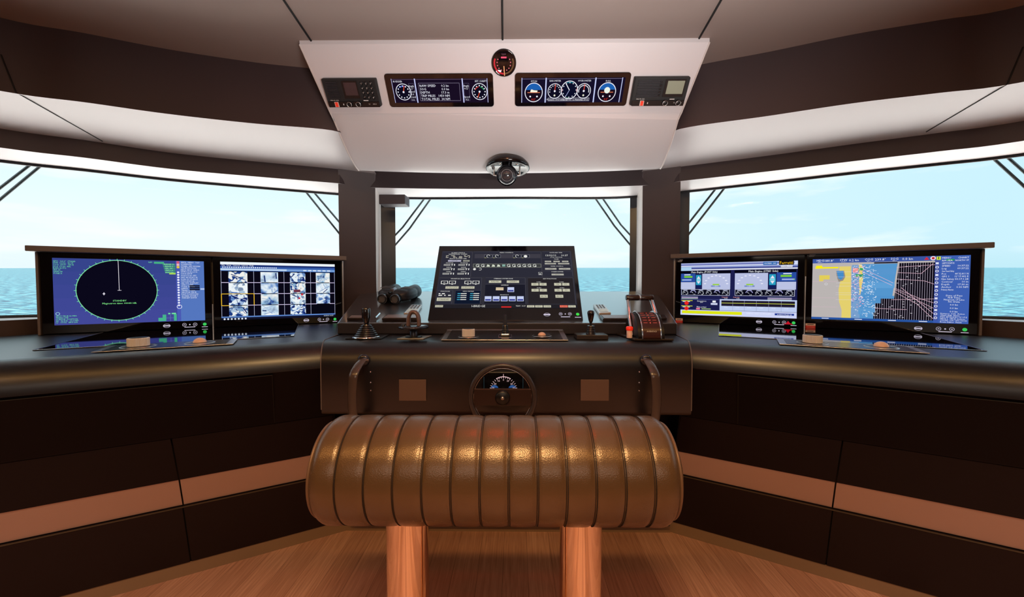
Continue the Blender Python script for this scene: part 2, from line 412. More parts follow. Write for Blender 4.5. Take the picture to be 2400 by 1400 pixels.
# outer skin above & below glass, floor, walls
struct(MB().grid(strip(Gf, ZG, Gf, ZC + .06)).build('wall_front', WALLB), 'outer wall above the windows', 'wall')
struct(MB().grid(strip(LW, 0, LW, ZW)).build('wall_forward', WALLB), 'dark brown wall below the window sill', 'wall')
struct(MB().grid(strip(LW, ZW, Gf, ZW)).grid(strip(Gf, ZW, Gf, ZW - .35)).build('trim_16', TRIMW), 'light window sill', 'trim')
CRW = mat('side_wall_cream', (206, 176, 150), .5)
struct(MB().box8((-3.3, -2.46, 0), (-3.18, .6, ZC)).build('wall_left', CRW), 'cream side wall, port', 'wall')
struct(MB().box8((3.14, -2.46, 0), (3.26, .6, ZC)).build('wall_right', CRW), 'cream side wall, starboard', 'wall')
struct(MB().box8((-3.3, -2.52, 0), (3.3, -2.46, ZC)).build('wall_back', WOODW), 'wall behind the camera', 'wall')

m = bpy.data.materials.new('oak_planks'); m.use_nodes = True; nt = m.node_tree; b = nt.nodes['Principled BSDF']
tc = nt.nodes.new('ShaderNodeTexCoord')
mp = nt.nodes.new('ShaderNodeMapping'); mp.inputs['Rotation'].default_value = (0, 0, PI / 2); mp.inputs['Location'].default_value = (.31, .055, 0)
br = nt.nodes.new('ShaderNodeTexBrick'); br.inputs['Scale'].default_value = 1; br.inputs['Brick Width'].default_value = 1.7; br.inputs['Row Height'].default_value = .105
br.inputs['Mortar Size'].default_value = .0007; br.offset = .37
br.inputs['Color1'].default_value = (*lin((224, 172, 142)), 1); br.inputs['Color2'].default_value = (*lin((192, 140, 112)), 1); br.inputs['Mortar'].default_value = (*lin((120, 84, 62)), 1)
nt.links.new(tc.outputs['Object'], mp.inputs[0]); nt.links.new(mp.outputs[0], br.inputs['Vector'])
mp2 = nt.nodes.new('ShaderNodeMapping'); mp2.inputs['Scale'].default_value = (90, 3.5, 1)
nz = nt.nodes.new('ShaderNodeTexNoise'); nz.inputs['Scale'].default_value = 1.6; nz.inputs['Detail'].default_value = 6; nz.inputs['Distortion'].default_value = .6
nt.links.new(tc.outputs['Object'], mp2.inputs[0]); nt.links.new(mp2.outputs[0], nz.inputs['Vector'])
r = ramp(nt, [(.25, (205, 190, 180)), (.7, (255, 255, 255))]); nt.links.new(nz.outputs['Fac'], r.inputs[0])
mm = nt.nodes.new('ShaderNodeMixRGB'); mm.blend_type = 'MULTIPLY'; mm.inputs[0].default_value = .9
nt.links.new(br.outputs['Color'], mm.inputs[1]); nt.links.new(r.outputs[0], mm.inputs[2]); nt.links.new(mm.outputs[0], b.inputs['Base Color'])
b.inputs['Roughness'].default_value = .42
struct(MB().box8((-3.3, -2.5, -.05), (3.3, 2.6, 0)).build('floor', m), 'oak plank floor', 'floor')

# ------------------------------------------------------------------ windows
gm = bpy.data.materials.new('window_glass'); gm.use_nodes = True; nt = gm.node_tree; nt.nodes.clear()
t = nt.nodes.new('ShaderNodeBsdfTransparent'); t.inputs[0].default_value = (.975, .985, .985, 1); g_ = nt.nodes.new('ShaderNodeBsdfGlossy'); g_.inputs['Roughness'].default_value = .01
fr = nt.nodes.new('ShaderNodeFresnel'); fr.inputs[0].default_value = 1.08; mxs = nt.nodes.new('ShaderNodeMixShader'); o_ = nt.nodes.new('ShaderNodeOutputMaterial')
nt.links.new(fr.outputs[0], mxs.inputs[0]); nt.links.new(t.outputs[0], mxs.inputs[1]); nt.links.new(g_.outputs[0], mxs.inputs[2]); nt.links.new(mxs.outputs[0], o_.inputs[0])
def window(name, L, lab, frit=None):
    a = smooth(L, 5)
    fr = MB()
    for z, h in ((ZG - .006, .012), (ZW + .006, .012)):
        fr.tube([V((p.x, p.y - .004, z)) for p in a], .007, 6)
    o = struct(fr.build(name, FRIT), lab, 'window')
    MB().grid([up(a, ZW), up(a, ZG)]).build('glass', gm, o)
    if frit:
        f = MB()
        for (p, q) in frit: f.grid([up([p, q], ZW), up([p, q], ZG)], 0, False)
        f.build('dark_edge_strip', FRIT, o)
    return o
def atG(px):                               # point of glass curve at column px
    d = ray(px, 560); a = smooth(Gf, 5); best = None
    for p, q in zip(a, a[1:]):
        e = q - p; n = V((e.y, -e.x, 0)); t = (V((p.x, p.y, 0)) - V((CAM.x, CAM.y, 0))).dot(n) / max(abs(d.dot(n)), 1e-9) * (1 if d.dot(n) > 0 else -1)
        if t <= 0: continue
        h = CAM + d * t; h = V((h.x, h.y, 0)); s_ = (h - p).dot(e) / e.dot(e)
        if -.001 <= s_ <= 1.001: best = h
    return best
def atR(px):
    d = ray(px, 560); a = Rf; best = None
    for p, q in zip(a, a[1:]):
        e = q - p; n = V((e.y, -e.x, 0)); dn = d.dot(n)
        if abs(dn) < 1e-9: continue
        t = (p - V((CAM.x, CAM.y, 0))).dot(n) / dn
        if t <= 0: continue
        h = CAM + d * t; h = V((h.x, h.y, 0)); s_ = (h - p).dot(e) / e.dot(e)
        if -.001 <= s_ <= 1.001: best = h
    return best
inn = lambda p, k=.006: V((p.x, p.y, 0)) - V((p.x, p.y, 0)).normalized() * k
window('window_1', Gf[1:8], 'port front windows')
window('window_2', Gf[7:12], 'centre front window', [(inn(atG(893)), inn(atG(927))), (inn(atG(1476)), inn(atG(1492)))])
window('window_3', Gf[11:-1], 'starboard front windows', [(inn(atG(1588)), inn(atG(1615)))])
for nm, pts, lb in (('trim_17', [atR(796), atR(882), atG(893), atG(800)], 'port'), ('trim_18', [atR(1504), atR(1592), atG(1585), atG(1492)], 'starboard')):
    pts = [pts[0] - V((0, .008, 0)), pts[1] - V((0, .008, 0)), pts[2], pts[3]]
    mb = MB(); n = 4
    faces = [(0, 1, 0), (1, 2, 1), (2, 3, 0), (3, 0, 1)]
    low = [V((p.x, p.y, 0)) * (1.085 if i < 2 else 1) for i, p in enumerate(pts)]
    for i, j, mi in faces: mb.quad(up([low[i]], .9)[0], up([low[j]], .9)[0], up([pts[j]], ZS)[0], up([pts[i]], ZS)[0], mi)
    struct(mb.build(nm, [PILLAR, TRIMW]), 'padded window pillar, %s of the centre window' % lb, 'pillar')
# wipers, outside the glass
def wiper(pts2, lab, hit):
    o = thing('window_wiper', lab, 'wiper', hit(*pts2[0][0]), 'pantograph wipers outside the windows')
    for k, L in enumerate(pts2):
        P = [hit(*q) for q in L]; P = [P[0] + (P[0] - P[1]).normalized() * .06] + P[0:1] + P[1:] + [P[-1] + (P[-1] - P[-2]).normalized() * .12]
        MB().tube(P, .0065, 8).build('wiper_arm', mat('wiper_metal', (52, 62, 66), .4), o)
hl = lambda x, y: onW(-1, x, y, 2.93); hr = lambda x, y: onW(1, x, y, 2.78); hc = lambda x, y: onY(x, y, 2.8)
wiper([[(70, 387), (0, 441)], [(94, 390), (0, 468)]], 'pair of dark wiper rods at the outer end of the left window', hl)
wiper([[(718, 451), (797, 550)], [(736, 451), (798, 524)]], 'pair of dark wiper rods in the left window beside the left pillar', hl)
wiper([[(992, 469), (944, 533), (925, 553)], [(1008, 468), (960, 536), (927, 574)]], 'pair of dark wiper rods at the left side of the centre window', hc)
wiper([[(1394, 463), (1440, 530), (1476, 573)], [(1411, 463), (1455, 527), (1476, 550)]], 'pair of dark wiper rods at the right side of the centre window', hc)
wiper([[(1678, 442), (1613, 525)], [(1698, 441), (1613, 551)]], 'pair of dark wiper rods in the right window beside the right pillar', hr)
wiper([[(2330, 373), (2400, 437)], [(2363, 370), (2400, 403)]], 'pair of dark wiper rods at the outer end of the right window', hr)
# small box in the window corner
q = onY(921, 470, 2.33); mb = MB().box((q.x, 2.36, q.z + .003), (.152, .1, .055))
o = mb.build('blind_motor_box', mat('box_dark', (66, 60, 66), .5), bevel=.004); tag(o, 'dark rectangular box in the upper left corner of the centre window', 'box')

# ------------------------------------------------------------------ overhead panel
XC = -.048
T0 = onY(702, 104, 1.58); T1 = onY(1663, 99, 1.56)
M0 = onY(775, 268, 1.76); M1 = onY(1597, 265, 1.75)
B0 = onY(845, 408, 2.10); B1 = onY(1545, 404, 2.08)
panel = thing('overhead_console', 'large cream overhead panel hanging from the ceiling above the centre window', 'overhead console', (XC, 1.8, ZC))
T0.z = T1.z = ZC - .002
fo = (M0 + M1) / 2; fx = V((1, 0, 0)); fy = ((T0 + T1) / 2 - fo); fy.x = 0; fy.normalize(); fz = fx.cross(fy)  # towards the room
def onF(px, py): return onP(px, py, fo, fz)
T0, T1, M0, M1 = onF(702, 104), onF(1663, 99), onF(775, 266), onF(1597, 264)
def edge(mb_, pts, mi=0, top=ZC):
    for a, b_ in zip(pts, pts[1:]): mb_.quad(a, b_, V((b_.x, b_.y, top)), V((a.x, a.y, top)), mi)
mb = MB(); mb.quad(M0, M1, T1, T0); edge(mb, [M0, T0]); edge(mb, [T1, M1]); edge(mb, [T0, T1])
mb.build('instrument_fascia', CREAM, panel)
N0 = onY(783, 283, 1.785); N1 = onY(1589, 281, 1.775)
rows = []
seg = 24
for k in range(13):                        # lower, gently curved panel
    t = k / 12; row = []
    for i in range(seg + 1):
        s_ = i / seg; a = N0.lerp(N1, s_); b_ = B0.lerp(B1, s_)
        bow = 4 * s_ * (1 - s_)
        p = a.lerp(b_, t); p.z += .022 * math.sin(PI * t) * .9 * -1 + (-.012 * bow * t); p.y += .03 * bow * t
        if t > .86: p.z += ((t - .86) / .14) ** 2 * .022
        row.append(p)
    rows.append(row)
mb = MB().grid(rows); last = rows[-1]
edge(mb, [r_[0] for r_ in rows]); edge(mb, [r_[-1] for r_ in rows]); edge(mb, last)
mb.build('lower_panel', CREAM, panel)
mb = MB(); gL, gR = M0.lerp(N0, .06), M1.lerp(N1, .06)
lift = V((0, 0, .016)); mb.quad(M0 + lift * .0, M1, gR + lift * .4, gL + lift * .4, 1); mb.quad(gL + lift * .4, gR + lift * .4, N1, N0, 0)
mb.build('groove', [CREAM, SEAM], panel)
for L in ([T0, M0, N0] + [r_[0] for r_ in rows], [T1, M1, N1] + [r_[-1] for r_ in rows]): MB().tube(L, .0035, 6).build('edge_trim', TRIMW, panel)
lo = rows[6][12]; ln = (rows[6][14] - rows[6][10]).cross(rows[8][12] - rows[4][12]).normalized()
if ln.z > 0: ln = -ln

def fr_rect(px0, py0, px1, py1, hit, o, ex, ey):
    a, b_ = hit(px0, py0), hit(px1, py1); return (a - o).dot(ex), (a - o).dot(ey), (b_ - o).dot(ex), (b_ - o).dot(ey)

def rrect(o, ex, ey, w_, h_, r_, n=5):
    pts = []
    for cx, cy, a0 in ((w_ - r_, r_, -90), (w_ - r_, h_ - r_, 0), (r_, h_ - r_, 90), (r_, r_, 180)):
        for i in range(n + 1):
            a = math.radians(a0 + 90 * i / n); pts.append(o + ex * (cx + r_ * math.cos(a)) + ey * (cy + r_ * math.sin(a)))
    return pts
def gauge_face(g, u, v, r, ticks=12, col=(240, 240, 250), wd=.0022, a0=-120, a1=300):
    g.ring(u, v, r, wd, col, 3)
def bar_display(x0, y0, x1, y1, lab, draw):
    u0, v1, u1, v0 = fr_rect(x0, y0, x1, y1, onF, fo, fx, fy)
    w_, h_ = u1 - u0, v1 - v0; o = fo + fx * u0 + fy * v0
    root = thing('instrument_display', lab, 'display', o + fz * .004, 'wide instrument displays on the overhead panel')
    MB().prism(rrect(o, fx, fy, w_, h_, .012), fz * .008).build('bezel', GLOSS, root, bevel=.0015)
    g = G(o + fz * .0082, fx, fy, w_, h_); draw(g); g.build('display_graphics', root)
def dr_left(g):
    Wt = (236, 236, 250)
    g.rect(.06, .14, .95, .86, (24, 14, 34), .5)
    for u, wd in ((.06, .0018), (.275, .0045), (.715, .0045), (.945, .0022)): g.line(u, .14, u, .86, wd, (200, 205, 250), 2)
    g.line(.06, .84, .945, .84, .0012, (120, 96, 120), 2)
    g.frame(.305, .2, .685, .73, .001, (150, 140, 165), 2)
    rows_ = [('RAW SPEED', '0.2 kn'), ('SOG', '0.0 kn'), ('DEPTH', '17.3 m'), ('TRIP MILES', '1450 NM'), ('TOTAL MILES', '34 NM')]
    for i, (a, b_) in enumerate(rows_):
        v = .64 - i * .1; g.text(a, .315, v - .02, .1, Wt, 'L'); g.text(b_, .585, v - .02, .1, Wt, 'R')
    for u, dirn in ((.155, 75), (.87, 250)):
        r_ = .031; g.disc(u, .47, r_, (14, 12, 30), 1); g.ring(u, .47, r_, .0026, Wt, 3)
        if u < .5: g.disc(u, .47, r_ * .8, (44, 74, 170), 2, 60, 140)
        else: g.ring(u, .47, r_ * .6, .003, (40, 150, 90), 2, 20, 80); g.ring(u, .47, r_ * .6, .003, (200, 50, 40), 2, 100, 160)
        for k in range(12):
            a = 2 * PI * k / 12; g.disc(u + math.cos(a) * r_ * .74 / g.w, .47 + math.sin(a) * r_ * .74 / g.h, .0026, Wt, 3, n=8)
        a = math.radians(dirn); g.line(u, .47, u + math.cos(a) * r_ * .8 / g.w, .47 + math.sin(a) * r_ * .8 / g.h, .0026, (240, 80, 40), 4)
        g.disc(u, .47, .004, Wt, 5, n=12)
    g.text('RUDDER', .075, .755, .075, Wt, 'L'); g.text('SET / DRIFT', .94, .755, .075, Wt, 'R')
    for u, L in ((.235, ['Angle', '5.1°', 'Speed', '0.0', 'Trend', '1.6']), (.748, ['Angle', '+12°', '', '', 'Speed', '0.2'])):
        g.frame(u - .022, .2, u + .026, .72, .0008, (110, 100, 130), 2)
        for i, s_ in enumerate(L):
            if s_: g.text(s_, u, .62 - i * .082, .08, Wt, 'C')
def dr_right(g):
    Wt = (238, 238, 250); g.rect(.055, .12, .955, .86, (22, 16, 40), .5)
    for u, wd in ((.06, .0026), (.27, .005), (.70, .005), (.93, .003)): g.line(u, .12, u, .86, wd, (200, 208, 250), 2)
    g.line(.06, .83, .93, .83, .0014, (130, 120, 150), 2)
    for u, t_ in ((.165, 'PITCH'), (.81, 'ROLL')):
        r_ = .036; v = .43; g.disc(u, v, r_, (24, 12, 28), 1); g.disc(u, v + .03, r_ * .93, (30, 96, 176), 2, 10, 170); g.ring(u, v, r_, .003, Wt, 4)
        g.line(u - .055, v, u + .055, v, .0025, (235, 130, 90), 4)
        if u < .5: g.poly([(u - .03, v + .01), (u + .03, v + .01), (u + .034, v + .06), (u, v + .07), (u - .02, v + .1), (u - .028, v + .06)], (250, 245, 225), 5)
        else: g.disc(u, v + .06, .012, (235, 245, 235), 5); g.rect(u - .022, v + .02, u + .022, v + .06, (235, 245, 235), 5)
        for k in (-1, 1): g.disc(u + k * .03, v - .12, .0035, Wt, 5, n=10)
        g.text('0.2°', u, v - .24, .09, (240, 60, 40)); g.text(t_, u, .74, .07, Wt)
    for u, t_, n_ in ((.35, 'BAROMETER', 9), (.605, 'HYGROMETER', 15)):
        r_ = .028; v = .47; g.disc(u, v, r_, (16, 14, 34), 1); g.ring(u, v, r_, .0026, Wt, 4)
        for k in range(n_):
            a = math.radians(-10 + 200 * k / (n_ - 1)); g.disc(u + math.cos(a) * r_ * .75 / g.w, v + math.sin(a) * r_ * .75 / g.h, .0022, Wt, 3, n=8)
        g.line(u, v, u + .004, v + .2, .0026, (240, 80, 60), 4); g.disc(u, v, .004, Wt, 5, n=12); g.disc(u, v - .13, .004, (220, 220, 200), 4, n=10)
        g.text(t_, u, .75, .065, Wt)
    u, v, r_ = .478, .5, .034; g.disc(u, v, r_, (12, 14, 40), 1)
    g.disc(u, v, r_ * .9, (20, 120, 140), 2, 60, 120); g.disc(u, v, r_ * .9, (226, 74, 30), 2, -15, 15); g.disc(u, v, r_ * .9, (226, 74, 30), 2, 165, 195); g.disc(u, v, r_ * .9, (20, 130, 70), 2, 245, 280)
    g.ring(u, v, r_, .003, Wt, 4); g.line(u, v, u - .035, v + .2, .003, Wt, 5); g.line(u, v, u - .03, v - .2, .002, (170, 180, 230), 5)
    for k in range(12):
        a = 2 * PI * k / 12; g.disc(u + math.cos(a) * r_ * .82 / g.w, v + math.sin(a) * r_ * .82 / g.h, .0022, Wt, 3, n=8)
    g.rect(.295, .17, .66, .26, (70, 66, 84), 1); g.frame(.295, .17, .66, .26, .0012, (190, 190, 205), 2)
    for s_, u in (('Pressure: 1017 mbar', .363), ('Temp.: 17° C', .475), ('Humidity: 37 %', .592)): g.text(s_, u, .19, .07, Wt, 'C')
bar_display(900, 172, 1158, 249, 'wide black display left of the round gauge, showing rudder and speed rows', dr_left)
bar_display(1207, 170, 1466, 247, 'wide black display right of the round gauge, with five colourful dials', dr_right)

# round red gauge
q = onF(1181, 147); gr = thing('round_gauge', 'round black gauge with glowing red scale at the top centre of the overhead panel', 'gauge', q)
R_ = .0495
MB().lathe([(R_, 0), (R_, .006), (R_ - .003, .009), (R_ - .006, .007), (0, .0065)], q, fz, 40).build('housing', [GLOSS], gr)
g = G(q + fz * .0072, fx, fy, 1, 1)
g.ring(0, 0, .038, .006, (210, 50, 60), 2, 155, 268); g.ring(0, 0, .038, .006, (110, 76, 52), 2, 272, 385)
g.line(.0, -.01, .002, -.045, .0035, (255, 170, 120), 5); g.rect(-.011, .017, .011, .023, (240, 90, 120), 3)
for k in range(11):
    a = math.radians(150 + 24 * k); g.disc(math.cos(a) * .027, math.sin(a) * .027, .0023, (235, 120, 130), 3, n=8)
g.text('TEMP', 0, .028, .008, (120, 80, 90))
g.build('dial_graphics', gr)

# VHF radios
def radio(x0, y0, x1, y1, keypad, lab):
    u0, v1, u1, v0 = fr_rect(x0, y0, x1, y1, onF, fo, fx, fy); w_, h_ = u1 - u0, v1 - v0; o = fo + fx * u0 + fy * v0
    root = thing('marine_radio', lab, 'radio', o, 'marine radios on the overhead panel')
    L = lambda u, v, k=0: o + fx * u * w_ + fy * v * h_ + fz * k
    fr_ = (fx, fy, fz)
    MB().box(L(.5, .5, .012), (w_, h_, .024), fr_).build('body', RUBBER, root, bevel=.004)
    d0 = .42 if keypad else .56; gw = .2 if keypad else .42
    mb = MB()
    for i in range(11): mb.box(L(.05 + gw / 2 + .02, .34 + i * .055, .026), (gw * w_, .0022, .004), fr_)
    mb.build('speaker_grille', mat('grille', (46, 44, 52), .5), root)
    s0, s1 = (.36, .64) if keypad else (.56, .93)
    MB().box(L((s0 + s1) / 2, .63, .0245), ((s1 - s0) * w_, .62 * h_, .003), fr_).build('screen_surround', BLACK, root)
    scr = MB().box(L((s0 + s1) / 2 + .01, .66, .0262), ((s1 - s0) * w_ * .82, .46 * h_, .002), fr_)
    scr.build('screen', mat('lcd_dark', (62, 50, 56), .25) if keypad else mat('lcd_green', (150, 158, 140), .3), root)
    mb = MB().box(L(.5, .1, .026), (w_ * .96, .2 * h_, .006), fr_); mb.build('control_strip', BLACK, root)
    rb = .18 if keypad else .2
    MB().box(L(rb, .11, .031), (.05 * w_, .17 * h_, .006), fr_).build('distress_button', REDP, root, bevel=.001)
    MB().box(L(rb, .11, .030), (.075 * w_, .19 * h_, .003), fr_).build('button_cover', mat('cover_clear', (225, 205, 195), .2), root)
    for u in ((.43, .6) if keypad else (.62, .86)):
        kn = MB().lathe([(.0105, 0), (.0105, .010), (.0085, .012), (0, .012)], L(u, .13, .028), fz, 24).build('knob', BLACK, root)
        kn['label'] = 'round black knob'
        MB().lathe([(.0106, .0118), (.0106, .0128), (.0088, .0128), (.0088, .0118)], L(u, .13, .028), fz, 24).build('knob_rim', SILVER, kn)
    if keypad:
        n_ = 0
        for r_ in range(4):
            for c_ in range(3):
                n_ += 1; s_ = '123456789*0#'[n_ - 1]
                p = L(.73 + c_ * .085, .86 - r_ * .165, .0245)
                k = MB().lathe([(.0072, 0), (.0072, .0035), (.006, .0045), (0, .0045)], p, fz, 14).build('key', BLACK, root)
                g = G(p + fz * .0047, fx, fy, 1, 1); g.text(s_, 0, -.0032, .0085, MARK); g.build('key_number', k)
    else:
        for r_ in range(5): MB().box(L(.49, .84 - r_ * .115, .026), (.045 * w_, .07 * h_, .004), fr_).build('key', BLACK, root, bevel=.001)
    g = G(L(0, 0, .0292), fx, fy, w_, h_)
    g.text('SAILOR 6222', .08, .245, .06, MARK, 'L'); g.build('brand_print', root); g = G(L(0, 0, .0292), fx, fy, w_, h_); g.rect(.7, .235, .79, .262, MARK)
    g.build('maker_mark', root); g = G(L(0, 0, .0292), fx, fy, w_, h_); g.rect(.3, .08, .315, .14, MARK, 2); g.build('indicator_mark', root); g = G(L(0, 0, .0292), fx, fy, w_, h_); g.text('16', .8, .1, .07, MARK); g.build('print', root); g = G(L(0, 0, .0292), fx, fy, w_, h_); g.text('HI/LO', .9, .1, .06, MARK)
    g.build('print', root)
radio(756, 182, 897, 246, True, 'black marine radio with number keys at the left of the overhead panel')
radio(1486, 178, 1598, 243, False, 'black marine radio with pale green screen at the right of the overhead panel')

# compass on lower panel
o0 = onP(1190, 388, lo, ln) - V((0, 0, .012)); o0 = CAM + (o0 - CAM) * .985; cn_ = V((0, -.12, -1)).normalized(); ln = cn_; cp = thing('compass', 'black gimballed compass mounted on the lower overhead panel', 'compass', o0)
yv = V((0, 1, 0)); ey_ = (yv - ln * yv.dot(ln)).normalized()
MB().lathe([(.09, -.03), (.105, -.012), (.108, .004), (.098, .012), (.09, .004), (0, 0)], o0, ln, 48).build('mounting_ring', mat('compass_black', (14, 12, 14), .12), cp)
for k in range(5):
    a = 2 * PI * (k * .19 + .1); MB().lathe([(.006, 0), (.006, .004), (0, .006)], o0 + (fx * math.cos(a) + ey_ * math.sin(a)) * .07 + ln * .004, ln, 10).build('screw', CHROME, cp)
bc = onY(1188, 411, o0.y - .015)
MB().lathe([(0, .046)] + [(.046 * math.sin(a / 10 * PI), .046 * math.cos(a / 10 * PI)) for a in range(1, 10)] + [(0, -.046)], bc, (0, 0, 1), 28).build('compass_bowl', mat('bowl_grey', (60, 60, 66), .1, spec=.8), cp)
fa = (CAM - bc).normalized()
MB().lathe([(.049, -.004), (.051, .003), (.046, .006), (.044, -.002), (.049, -.004)], bc + fa * .004, fa, 36).build('bezel_ring', mat('bezel_grey', (40, 40, 44), .15, 1), cp)
for k in (-1, 1):
    MB().tube([bc + fx * k * .062 + V((0, 0, .055)), bc + fx * k * .064, bc + fx * k * .048], .004, 8).build('bracket', SILVER, cp)
g = G(bc + fa * .047, fx, fa.cross(fx) * -1 if fa.cross(fx).z < 0 else fa.cross(fx), 1, 1); g.ring(0, 0, .027, .002, mat('card', (120, 120, 126), .4)); g.line(0, -.01, 0, .02, .003, BLACK); g.build('compass_card', cp)

# ------------------------------------------------------------------ consoles
DZ = .985
P0 = {-1: 1.735, 1: 1.712}
PK = {-1: 2.065, 1: 2.03}
PP = {-1: 2.50, 1: 2.49}
XE = {-1: -.757, 1: .672}
def XB(s, y):                              # side boundary of the centre console at depth y
    t = [(1.47, -.729, .651), (1.56, -.757, .672), (1.72, -.778, .697), (1.95, -.80, .75), (9, -.80, .75)]; k = 1 if s < 0 else 2
    if y <= 1.47: return t[0][k]
    for a, b in zip(t, t[1:]):
        if y <= b[0]: return a[k] + (b[k] - a[k]) * (y - a[0]) / (b[0] - a[0])
YF = 1.56
def arc(p, z, r, n=10):                    # quarter roll going from top to front
    return [(p - r * math.sin(PI / 2 * i / n), z + r * math.cos(PI / 2 * i / n)) for i in range(n + 1)]
def a_in(s, p):
    y = 1.6
    for _ in range(20): X = abs(XB(s, y)); y = (p - S30 * X) / C30
    return (-X + S30 * p) / C30 - .002
for s in (-1, 1):
    side = 'left' if s < 0 else 'right'
    d = PK[s] - 2.065; p0 = P0[s]; aend = -1.45
    root = thing('side_console', 'dark angled console on the %s with two monitors on its desk' % side, 'console', W(s, -.4, 1.95, 0), 'angled side consoles')
    def sheet(prof, a0, a1, name, m, par=root, th=0, lab=None):
        rows_ = [[W(s, (a_in(s, p) if a1 is None else a1), p, z) for p, z in prof], [W(s, a0, p, z) for p, z in prof]]
        o = MB().grid(rows_, 0, True).build(name, m, par)
        if lab: o['label'] = lab
        return o
    # desktop with rolled front edge
    roll = [(p0, DZ)] + arc(p0, DZ - .09, .09)[1:] + [(p0 - .09, DZ - .095)]
    far = [V((q.x, q.y - .03, DZ)) for q in (LW[2:8] if s < 0 else LW[11:17][::-1])]
    top = [W(s, a_in(s, p0), p0, DZ), W(s, aend, p0, DZ)] + [V((q.x * .985, q.y - .01, DZ)) for q in far if q.y > .9] + [V((s * .82, 2.2, DZ)), V((XB(s, 1.9), 1.9, DZ)), V((XB(s, 1.72), 1.72, DZ))]
    mb = MB().poly(top)
    rows_ = [[W(s, a_in(s, p), p, z) for p, z in roll], [W(s, aend, p, z) for p, z in roll]]
    mb.grid(rows_); mb.build('desktop', DESK, root)
    lip = roll[-1]; pb, zb = 1.80 + d, .661; pd, zd = 1.90 + d, .4695; ps, zs = 1.955 + d, .348
    # front face behind flap
    sheet([lip, (pb, zb)], aend, None, 'front_face', FRONT)
    # large flap, its seam lines
    top_a = ap(s, onW(s, 638 if s < 0 else 1730, 870, p0 - .085))[0]
    fp = [(lip[0] - .003, lip[1] - .008), (pb - .003, zb + .004)]
    fl = sheet(fp, aend, top_a, 'flap_panel', mat('flap_dark', (12, 9, 15), .5, spec=.1))
    mb = MB()
    a_, b_ = W(s, top_a, fp[0][0] - .001, fp[0][1]), W(s, aend, fp[0][0] - .001, fp[0][1]); c_ = W(s, top_a, fp[1][0] - .001, fp[1][1])
    mb.tube([b_, a_], .0015, 6); mb.tube([a_, c_], .0015, 6); mb.build('seam', SEAM, fl)
    # door, tan band, lower panel: split at the seam
    asx = ap(s, onW(s, 412 if s < 0 else 1966, 1080, 1.86 + d))[0]
    for i, (a0, a1) in enumerate(((aend, asx - .0025), (asx + .0025, None))):
        dr = sheet([(pb + .004, zb - .003), (pd, zd)], a0, a1, 'cabinet_door', mat('door_dark', (25, 18, 22), .5, spec=.15))
        sheet([(pd + .003, zd - .001), (ps, zs)], a0, a1, 'tan_band', BAND, lab='light tan strip across the cabinet front')
        sheet([(ps - .006, zs - .001), (ps - .006, zs - .008), (PK[s] - .004, .056)], a0, a1, 'lower_drawer', CAB)
    sheet([(ps - .007, zs - .004), (ps - .007, zs - .009)], aend, None, 'band_lip', mat('lip', (70, 58, 40), .5))
    sheet([(pb + .03, zb), (pd + .012, zd), (ps + .012, zs), (PK[s] + .01, .05)], aend, None, 'carcass', SEAM)
    k = sheet([(PK[s], .0555), (PK[s], 0)], aend, None, 'kickboard', KICK)
    # glass inlay on desk
    if s < 0: i0, i1 = ap(s, onZ(76, 823, DZ)), ap(s, onZ(689, 789, DZ))
    else: i0, i1 = ap(s, onZ(2308, 823, DZ)), ap(s, onZ(1684, 789, DZ))
    pf = (i0[1] + i1[1]) / 2
    MB().prism([W(s, i0[0], pf, DZ + .0004), W(s, i1[0], pf, DZ + .0004), W(s, i1[0] + .03, PP[s] - .004, DZ + .0004), W(s, i0[0], PP[s] - .004, DZ + .0004)], (0, 0, .002)).build('glass_inlay', INLAY, root)
    mb = MB()
    Lp = [W(s, i0[0], PP[s] - .01, DZ + .002), W(s, i0[0], pf, DZ + .002), W(s, i1[0], pf, DZ + .002), W(s, i1[0] + .03, PP[s] - .01, DZ + .002)]
    mb.tube(Lp, .0016, 6); mb.build('inlay_edge', SILVER, root)

# centre console
ctr = thing('helm_console', 'dark curved centre console carrying the big tilted monitor', 'console', (XC, 1.8, 0))
XL, XR = XE[-1], XE[1]
prof = [(2.25, DZ), (YF, DZ)] + arc(YF, DZ - .09, .09)[1:] + [(YF - .09, .735), (YF - .085, .72), (YF - .06, .71), (1.84, .66), (1.86, .06)]
mb = MB().grid([[V((XB(-1, y), y, z)) for y, z in prof], [V((XB(1, y), y, z)) for y, z in prof]])
for X in (-1, 1):                         # end cheeks
    mb.poly([V((XB(X, y), y, z)) for y, z in prof[1:] + [(2.25, .06), (2.25, DZ)]])
mb.build('desk_body', DESK, ctr)
pc = [(YF, DZ)] + arc(YF, DZ - .09, .09)[1:] + [(YF - .09, .735)]
pc = [(1.72, DZ), (1.64, DZ)] + pc
for X in (-1, 1): MB().tube([V((XB(X, y), y, z + .0005)) for y, z in pc], .0022, 6).build('piping', mat('piping_pale', (110, 100, 100), .35), ctr)
xk0, xk1 = onZ(804, 1256, 0).x, onZ(1576, 1257, 0).x
MB().box8((xk0, 1.905, 0), (xk1, 1.925, .0555)).build('kickboard', KICK, ctr)
